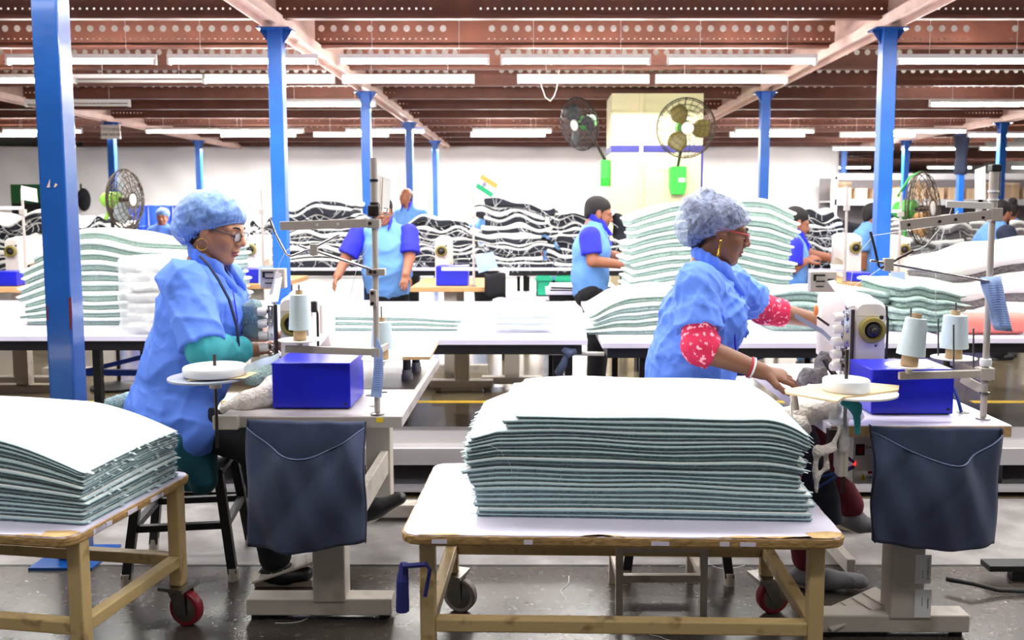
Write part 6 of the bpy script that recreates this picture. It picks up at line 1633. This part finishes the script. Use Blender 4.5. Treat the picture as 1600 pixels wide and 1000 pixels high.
t, bx = wallfan(905, 194, 10.35, (-.75, -.62, -.22), .3, (943, 250, 958, 291), ('side', 10.85, P0-.004), 'grey caged wall fan on the side of the cream pillar, turned away', 'cage_dark')
t, bx = wallfan(1072, 200, 10.25, (.05, -1, -.12), .335, (1045, 261, 1070, 304), ('front', 10.74), 'wire caged wall fan facing out on the front of the cream pillar', 'cage')
MB().box(bx.x-.0, bx.x+.08, 10.615, 10.62, bx.z-.02, bx.z+.03).build('sticker', 'sticker', t)
tag(MB().tube([at(996, 240, 10.7), at(1004, 252, 10.68), at(1020, 264, 10.66), at(1042, 263, 10.62), at(1058, 256, 10.6)], .008, 6).build('fan_cable', 'cable', smooth=True), 'beige cable looping across the pillar to the wall fan', 'cable')
tag(MB().tube([at(842, 108, 9.03), at(846, 135, 9.03), at(852, 152, 9.03), at(860, 158, 9.03), at(866, 150, 9.03), at(870, 137, 9.03), at(874, 108, 9.03)], .006, 6).build('cable_loop', 'cable', smooth=True), 'white cable loop dangling from the ceiling near the pillar', 'cable')

# ------------------------------------------------------------------ far sewing stations
def station(px, Yh, zt, tx0, tx1, ty, label, pole=None, slip=None, box=None, tlabel='', blabel='', slabel='', mlabel=''):
    x0, x1 = (tx0-CX)/F*ty, (tx1-CX)/F*ty
    t = thing('sewing_table', ((x0+x1)/2, ty+.5, 0), tlabel, 'table', 'sewing machine tables')
    MB().box(x0, x1, ty, ty+1.0, zt-.04, zt).build('table_top', 'wood', t, bevel=.004)
    for yy in (ty+.12, ty+.88): MB().box((x0+x1)/2-.05, (x0+x1)/2+.05, yy-.04, yy+.04, .06, zt-.04).build('pedestal', 'pedestal', t); MB().box((x0+x1)/2-.26, (x0+x1)/2+.26, yy-.04, yy+.04, 0, .07).build('foot_bar', 'pedestal', t)
    xm = (px-CX)/F*Yh; machine_head(xm, Yh, zt, .44, mlabel, far=True)
    if box:
        a, b = at(box[0], box[1], ty+.1), at(box[2], box[3], ty+.1)
        o = thing('blue_box', ((a.x+b.x)/2, ty+.2, zt), blabel, 'box', 'blue metal boxes on the sewing tables')
        MB().box(a.x, b.x, ty+.1, ty+.3, zt+.004, zt+(a.z-b.z)).build('box_body', 'blue_box', o, bevel=.004); MB().box(a.x+.01, b.x-.01, ty+.11, ty+.29, zt, zt+.006).build('base_lip', 'black', o)
    if pole:
        ppx, ptop, arms = pole; yp = ty+.06; x = (ppx-CX)/F*yp; zt2 = at(0, ptop, yp).z
        s = stand((x, yp, zt), zt2, yp, label)
        for (ax_, ay_) in arms: e = at(ax_, ay_, yp); MB().bar((x, yp-.012, e.z), (e.x, yp-.012, e.z), .008, .028).build('guide_arm', 'lamp_body', s)
        MB().box(x-.02, x+.02, yp-.02, yp+.02, zt2-.2, zt2-.16).build('clamp', 'stand_grey', s)
        if slip:
            q = [at(a, b, yp-.03) for a, b in slip]; o = thing('paper_slip', tuple(q[2]), slabel, 'paper', 'blue work slips on thread stands')
            MB().plate(q, .003, (0, 1, 0)).build('slip_sheet', 'paper_blue', o)
station(690, 7.65, .85, 640, 762, 7.15, 'thin pale thread stand pole below the paper flag', (740, 300, ((688, 328), (690, 420))), [(742, 400), (770, 393), (778, 418), (748, 427)], (681, 415, 731, 446), 'wooden topped sewing table beside the leaning man', 'blue metal box on the wooden table beside the leaning man', 'pale blue paper slip under the paper flag', 'far cream sewing machine between the leaning man and the flag pole')
station(1336, 7.6, .88, 1316, 1376, 7.2, 'thin pale thread stand pole beside the reaching man', (1321, 290, ()), None, (1330, 431, 1362, 445), 'wooden topped sewing table in front of the reaching man', 'blue metal box on the table of the reaching man', '', 'far cream sewing machine worked by the reaching man')
station(18, 7.4, .86, -30, 60, 7.0, 'pale thread stand with a card by the green board', (39, 295, ((0, 325),)), None, (-14, 415, 26, 438), 'wooden topped sewing table by the green board', 'blue metal box under the yellow-tagged machine', '', 'far cream sewing machine with yellow tag by the green board')
station(392, 7.7, .86, 352, 432, 7.3, 'thin pale thread stand beside the lanyard woman', (411, 297, ((372, 325),)), [(404, 416), (430, 416), (430, 445), (404, 445)], (364, 419, 408, 441), 'wooden topped sewing table past the lanyard woman', 'blue metal box past the lanyard woman', 'pale blue paper slip past the lanyard woman', 'far cream sewing machine past the lanyard woman')
station(1412, 7.7, .86, 1385, 1460, 7.3, 'pale thread stand pole under the green fan', (1405, 300, ((1365, 330),)), [(1392, 425), (1414, 425), (1414, 450), (1392, 450)], None, 'wooden topped sewing table under the green fan', '', 'pale blue paper slip under the green fan', 'far cream sewing machine under the green fan')
cpt = thing('pattern_card', tuple(at(46, 315, 7.03)), 'cream card on the thread stand by the green board', 'card'); MB().plate([at(33, 290, 7.03), at(57, 295, 7.03), at(59, 316, 7.03), at(33, 312, 7.03)], .003, (0, 1, 0)).build('card_sheet', 'paper_white', cpt)
yt = thing('number_tag', tuple(at(15, 400, 7.38)), 'yellow number tag on the machine by the green board', 'tag'); MB().plate([at(9, 390, 7.385), at(20, 390, 7.385), at(20, 401, 7.385), at(9, 401, 7.385)], .012, (0, 1, 0)).build('tag_plate', 'yellow', yt)
p = at(14.5, 395.5, 7.38); text('17', p, .045, 'black', yt)
# black bag beside the flag pole
tag(MB().sheet(lambda i, j: at(757+33*i/6, 428+38*j/4+2*math.sin(i), 7.1), 7, 5, (0, .06, 0)).build('cloth_bag', 'black_cloth', smooth=True), 'dark cloth bag hanging beside the pale blue slip below the flag', 'bag')
# paper flag on a thin stick
yp = 7.2; fl = thing('paper_flag', tuple(at(741, 300, yp)), 'small orange white and green paper flag on a thin stick', 'flag')
MB().cyl(at(740, 305, yp), at(743, 290, yp), .003, n=6).build('stick', 'card', fl)
f0, f1, f2_, f3 = at(753, 272, yp), at(778, 288, yp), at(768, 309, yp), at(743, 293, yp)
for nm, m, a, b in (('upper_stripe', 'saffron', 0, .34), ('middle_stripe', 'paper_white', .34, .67), ('lower_stripe', 'flag_green', .67, 1)):
    MB().plate([f0.lerp(f3, a), f1.lerp(f2_, a), f1.lerp(f2_, b), f0.lerp(f3, b)], .002, (0, 1, 0)).build(nm, m, fl)
fc_ = f0.lerp(f3, .505).lerp(f1.lerp(f2_, .505), .36)+Vector((0, -.002, 0)); w = MB(); w.tube([fc_+Vector((.017*math.cos(2*math.pi*k/20), 0, .017*math.sin(2*math.pi*k/20))) for k in range(21)], .0018, 5)
for k in range(12): a = math.pi*k/6; w.bar(fc_, fc_+Vector((.017*math.cos(a), 0, .017*math.sin(a))), .0014, .0014)
w.build('wheel_emblem', 'navy', fl)

# ------------------------------------------------------------------ against the tarpaulin and along the far side
o = thing('display_board', tuple(at(38, 318, 13)), 'green felt board against the white tarpaulin', 'board'); a, b = at(16, 288, 13), at(66, 318, 13)
MB().box(a.x, b.x, 13, 13.04, b.z, a.z).build('felt_panel', 'green_board', o); MB().box(a.x-.02, b.x+.02, 13.04, 13.07, 0, a.z).build('backing_frame', 'black_frame', o)
s = SDF(at(115, 350, 19.4)-Vector((.1, .3, .1)), at(148, 282, 19.4)+Vector((.1, .3, .1)), .02)
s.ell(at(131, 312, 19.4), (.125, .17, .25)); s.ell(at(133, 318, 19.28), (.09, .1, .15)); s.cap(at(127, 300, 19.4), at(126, 288, 19.45), .025, .02)
tag(sdf_obj([(s, 0)], 'backpack', 'black_cloth'), 'black backpack beside the wide column, against the tarpaulin', 'bag')
bn = None
xs0 = [(206+19*k-CX)/F*14.6 for k in range(6)]
for k, x in enumerate(xs0):
    lb = 'blue ribbed bin, %s of the row behind the small woman' % ORD[k]
    if bn is None:
        bn = thing('storage_bin', (x, 14.6, 0), lb, 'bin', 'blue bins against the tarpaulin'); zt = at(0, 321, 14.6).z
        MB().lathe([(.07, 0), (.088, zt-.02), (.094, zt-.02), (.094, zt), (.08, zt), (.07, .03)], (x, 14.6, 0), n=16).build('bin_body', 'bin_blue', bn, smooth='auto')
        for zz in (.4, .8, 1.2): MB().lathe([(.084, zz-.015), (.095, zz), (.084, zz+.015)], (x, 14.6, 0), n=16, caps=False).build('rib', 'bin_blue', bn)
    else: copy_tree(bn, (x, 14.6, 0), lb)
# green plastic baskets below the back table
def basket(px0, px1, py0, py1, Y, label):
    a, b = at(px0, py0, Y), at(px1, py1, Y); h = a.z-b.z; w = b.x-a.x
    t = thing('plastic_basket', (a.x+w/2, Y+.15, b.z), label, 'basket', 'green plastic baskets')
    m = MB()
    for (x0, x1, y0, y1) in ((a.x, b.x, Y, Y+.012), (a.x, b.x, Y+.29, Y+.302), (a.x, a.x+.012, Y, Y+.3), (b.x-.012, b.x, Y, Y+.3)): m.box(x0, x1, y0, y1, b.z, a.z)
    m.box(a.x, b.x, Y, Y+.3, b.z, b.z+.012); m.build('basket_wall', 'green_bin', t); MB().box(a.x-.012, b.x+.012, Y-.012, Y+.0, a.z-.03, a.z).build('rim', 'green_bin', t)
    return b.z
lt = thing('low_table', (.35, 9.0, 0), 'small low black-legged table under the white back table', 'table')
z1 = at(0, 463, 8.75).z
MB().box(-.35, .62, 8.65, 9.3, z1-.03, z1).build('table_top', 'laminate', lt)
for x in (-.3, .57):
    for y in (8.7, 9.25): MB().box(x-.02, x+.02, y-.02, y+.02, 0, z1-.03).build('leg', 'black_frame', lt)
basket(838, 862, 434, 463, 8.75, 'green plastic basket, the taller one, under the back table'); basket(869, 897, 434, 459.2, 9.0, 'green plastic basket, the shorter one, closer to the bearded man')
a = at(800, 428, 11.2); wt = thing('side_table', (a.x+.3, 11.5, 0), 'small white table with black legs far under the mat piles', 'table'); MB().box(a.x, a.x+.75, 11.2, 11.8, a.z-.03, a.z).build('table_top', 'laminate', wt)
for x in (a.x+.08, a.x+.2, a.x+.65): MB().box(x-.02, x+.02, 11.3, 11.34, 0, a.z-.03).build('leg', 'black_frame', wt)
# blue crates below the lilac back table
cr = None
for k, px in enumerate((1442, 1468, 1494, 1520)):
    a, b = at(px, 421, 9.6), at(px+22, 452, 9.6); lb = 'blue crate, %s of the row beneath the lilac back table' % ORD[k]
    if cr is None:
        cr = thing('blue_crate', (a.x, 9.6, 0), lb, 'crate', 'blue crates under the lilac table')
        MB().box(a.x, b.x, 9.6, 9.9, 0, a.z-.05).build('crate_body', 'bin_blue', cr, bevel=.006); MB().box(a.x-.01, b.x+.01, 9.59, 9.91, a.z-.05, a.z-.02).build('rim', 'bin_blue', cr)
    else: copy_tree(cr, (a.x, 9.6, 0), lb)
# white tube rack with cartons
YR = 18.2; xr0, xr1 = at(1312, 0, YR).x, at(1660, 0, YR).x; zr1 = at(0, 276, YR).z; zr0 = at(0, 316, YR).z
rk = thing('storage_rack', ((xr0+xr1)/2, YR, 0), 'white tube storage rack along the far side, past the tarpaulin', 'rack')
for k in range(4):
    x = xr0+(xr1-xr0)*k/3; MB().box(x-.05, x+.05, YR-.05, YR+.05, 0, zr1).build('upright', 'platform_edge', rk)
for z in (zr1, zr0): MB().box(xr0, xr1, YR-.05, YR+.05, z-.06, z+.06).build('beam_bar', 'platform_edge', rk)
MB().box(xr0, xr1, YR+.05, YR+.9, zr0, zr0+.03).build('shelf', 'platform_edge', rk)
MB().box(xr0, xr1, YR+.9, YR+.95, 0, zr1).build('mesh_back', 'pile_grey', rk)
c_ = None; rr = random.Random(4)
for k in range(11):
    x = xr0+.12+k*(xr1-xr0-.2)/11; lb = 'cardboard carton, %s along the white rack shelf' % ORD[k]
    if c_ is None:
        c_ = thing('carton', (x, YR+.3, zr0+.032), lb, 'box', 'cartons on the white rack')
        MB().box(x, x+.3, YR+.2, YR+.6, zr0+.032, zr0+.42).build('carton_body', 'carton', c_, bevel=.004); MB().box(x+.12, x+.18, YR+.199, YR+.2, zr0+.03, zr0+.42).build('tape_strip', 'card', c_)
    else:
        q = copy_tree(c_, (x, YR+.3, zr0+.032), lb); q.scale = (rr.uniform(.75, 1), 1, rr.uniform(.6, 1))
# odds and ends under the tables and on the floor
def tstand(px, Y, y0, label):
    a = at(px, y0, Y); t = thing('machine_stand', (a.x, Y, 0), label, 'stand')
    MB().box(a.x-.06, a.x+.06, Y-.04, Y+.04, .1, a.z).build('pedestal', 'pedestal', t, bevel=.006); MB().box(a.x-.25, a.x+.25, Y-.045, Y+.045, .04, .1).build('foot_bar', 'pedestal', t, bevel=.005)
    for q in (-.2, .2): MB().lathe([(.03, -.012), (.035, 0), (.03, .012)], (a.x+q, Y, .036), (0, 1, 0), 16).build('wheel', 'grey_wheel', t)
tstand(722, 7.15, 545, 'beige machine stand on small wheels below the plastic-wrapped pack'); tstand(34, 7.3, 545, 'beige machine stand below the long table, past the yellowish rolling table'); tstand(800, 7.3, 545, 'beige machine stand below the edge of the long table by the tied rag')
p = onz(200, 604, 0); tag(MB().box(p.x-.1, p.x+.1, p.y-.06, p.y+.06, 0, .002).build('paper_scrap', 'paper_white'), 'white paper scrap on the floor beside the wide blue column', 'paper')
p = onz(1585, 905, 0); t = thing('floor_treadle', (p.x, p.y, 0), 'black low treadle lying on the floor near the frame edge, past the black cable', 'pedal')
MB().box(p.x-.12, p.x+.2, p.y-.04, p.y+.04, .045, .07).build('treadle', 'black', t, bevel=.004); MB().box(p.x-.02, p.x+.05, p.y-.02, p.y+.02, 0, .045).build('foot', 'black', t)
# loose threads on the front piles and lint on the floor
rr = random.Random(12)
def loose(px, py, Y, L, label, grp):
    p = at(px, py, Y); pts = [p]
    d = Vector((rr.uniform(-1, 1), -.02, rr.uniform(-1, .2)))
    for k in range(7): d = (d+Vector((rr.uniform(-.6, .6), 0, rr.uniform(-.6, .4)))).normalized(); pts.append(pts[-1]+d*L/7+Vector((0, -.0004, 0)))
    tag(MB().tube(pts, .0008, 4).build('loose_thread', 'cotton_white', smooth=True), label, 'thread', grp)
for px, py in ((1140, 745), (1118, 790), (900, 700), (960, 770), (1010, 720), (800, 740)): loose(px, py, 2.655, .14, 'loose white thread clinging to the front of the tall pale mat pile', 'loose threads on the tall front pile')
for px, py in ((120, 720), (60, 740), (150, 760), (95, 690)): loose(px, py, 2.66, .12, 'loose white thread clinging to the pile on the table by the stool', 'loose threads on the pile by the stool')
m = MB(); rr = random.Random(5)
for _ in range(650):
    x, y = rr.uniform(-2.6, 2.9), rr.uniform(2.4, 4.4); l, a = rr.uniform(.003, .011), rr.uniform(0, 3.1)
    dx, dy = math.cos(a)*l, math.sin(a)*l; w = rr.uniform(.0006, .002)
    i = [m._v(q) for q in ((x-dx, y-dy, .002), (x+dy*w*60, y-dx*w*60, .003), (x+dx, y+dy, .002))]; m.face(*i)
for _ in range(26):
    x, y = rr.uniform(-2.2, 2.7), rr.uniform(2.5, 4.3); a = rr.uniform(0, 6.3); pts = []
    for k in range(9): pts.append((x, y, .003)); a += rr.uniform(-.7, .7); x += .03*math.cos(a); y += .03*math.sin(a)
    m.tube(pts, .0011, 4)
tag(m.build('floor_lint', 'cotton_white', origin=(0, 0, 0)), 'white lint and thread ends scattered over the dark floor', 'lint', kind='stuff')
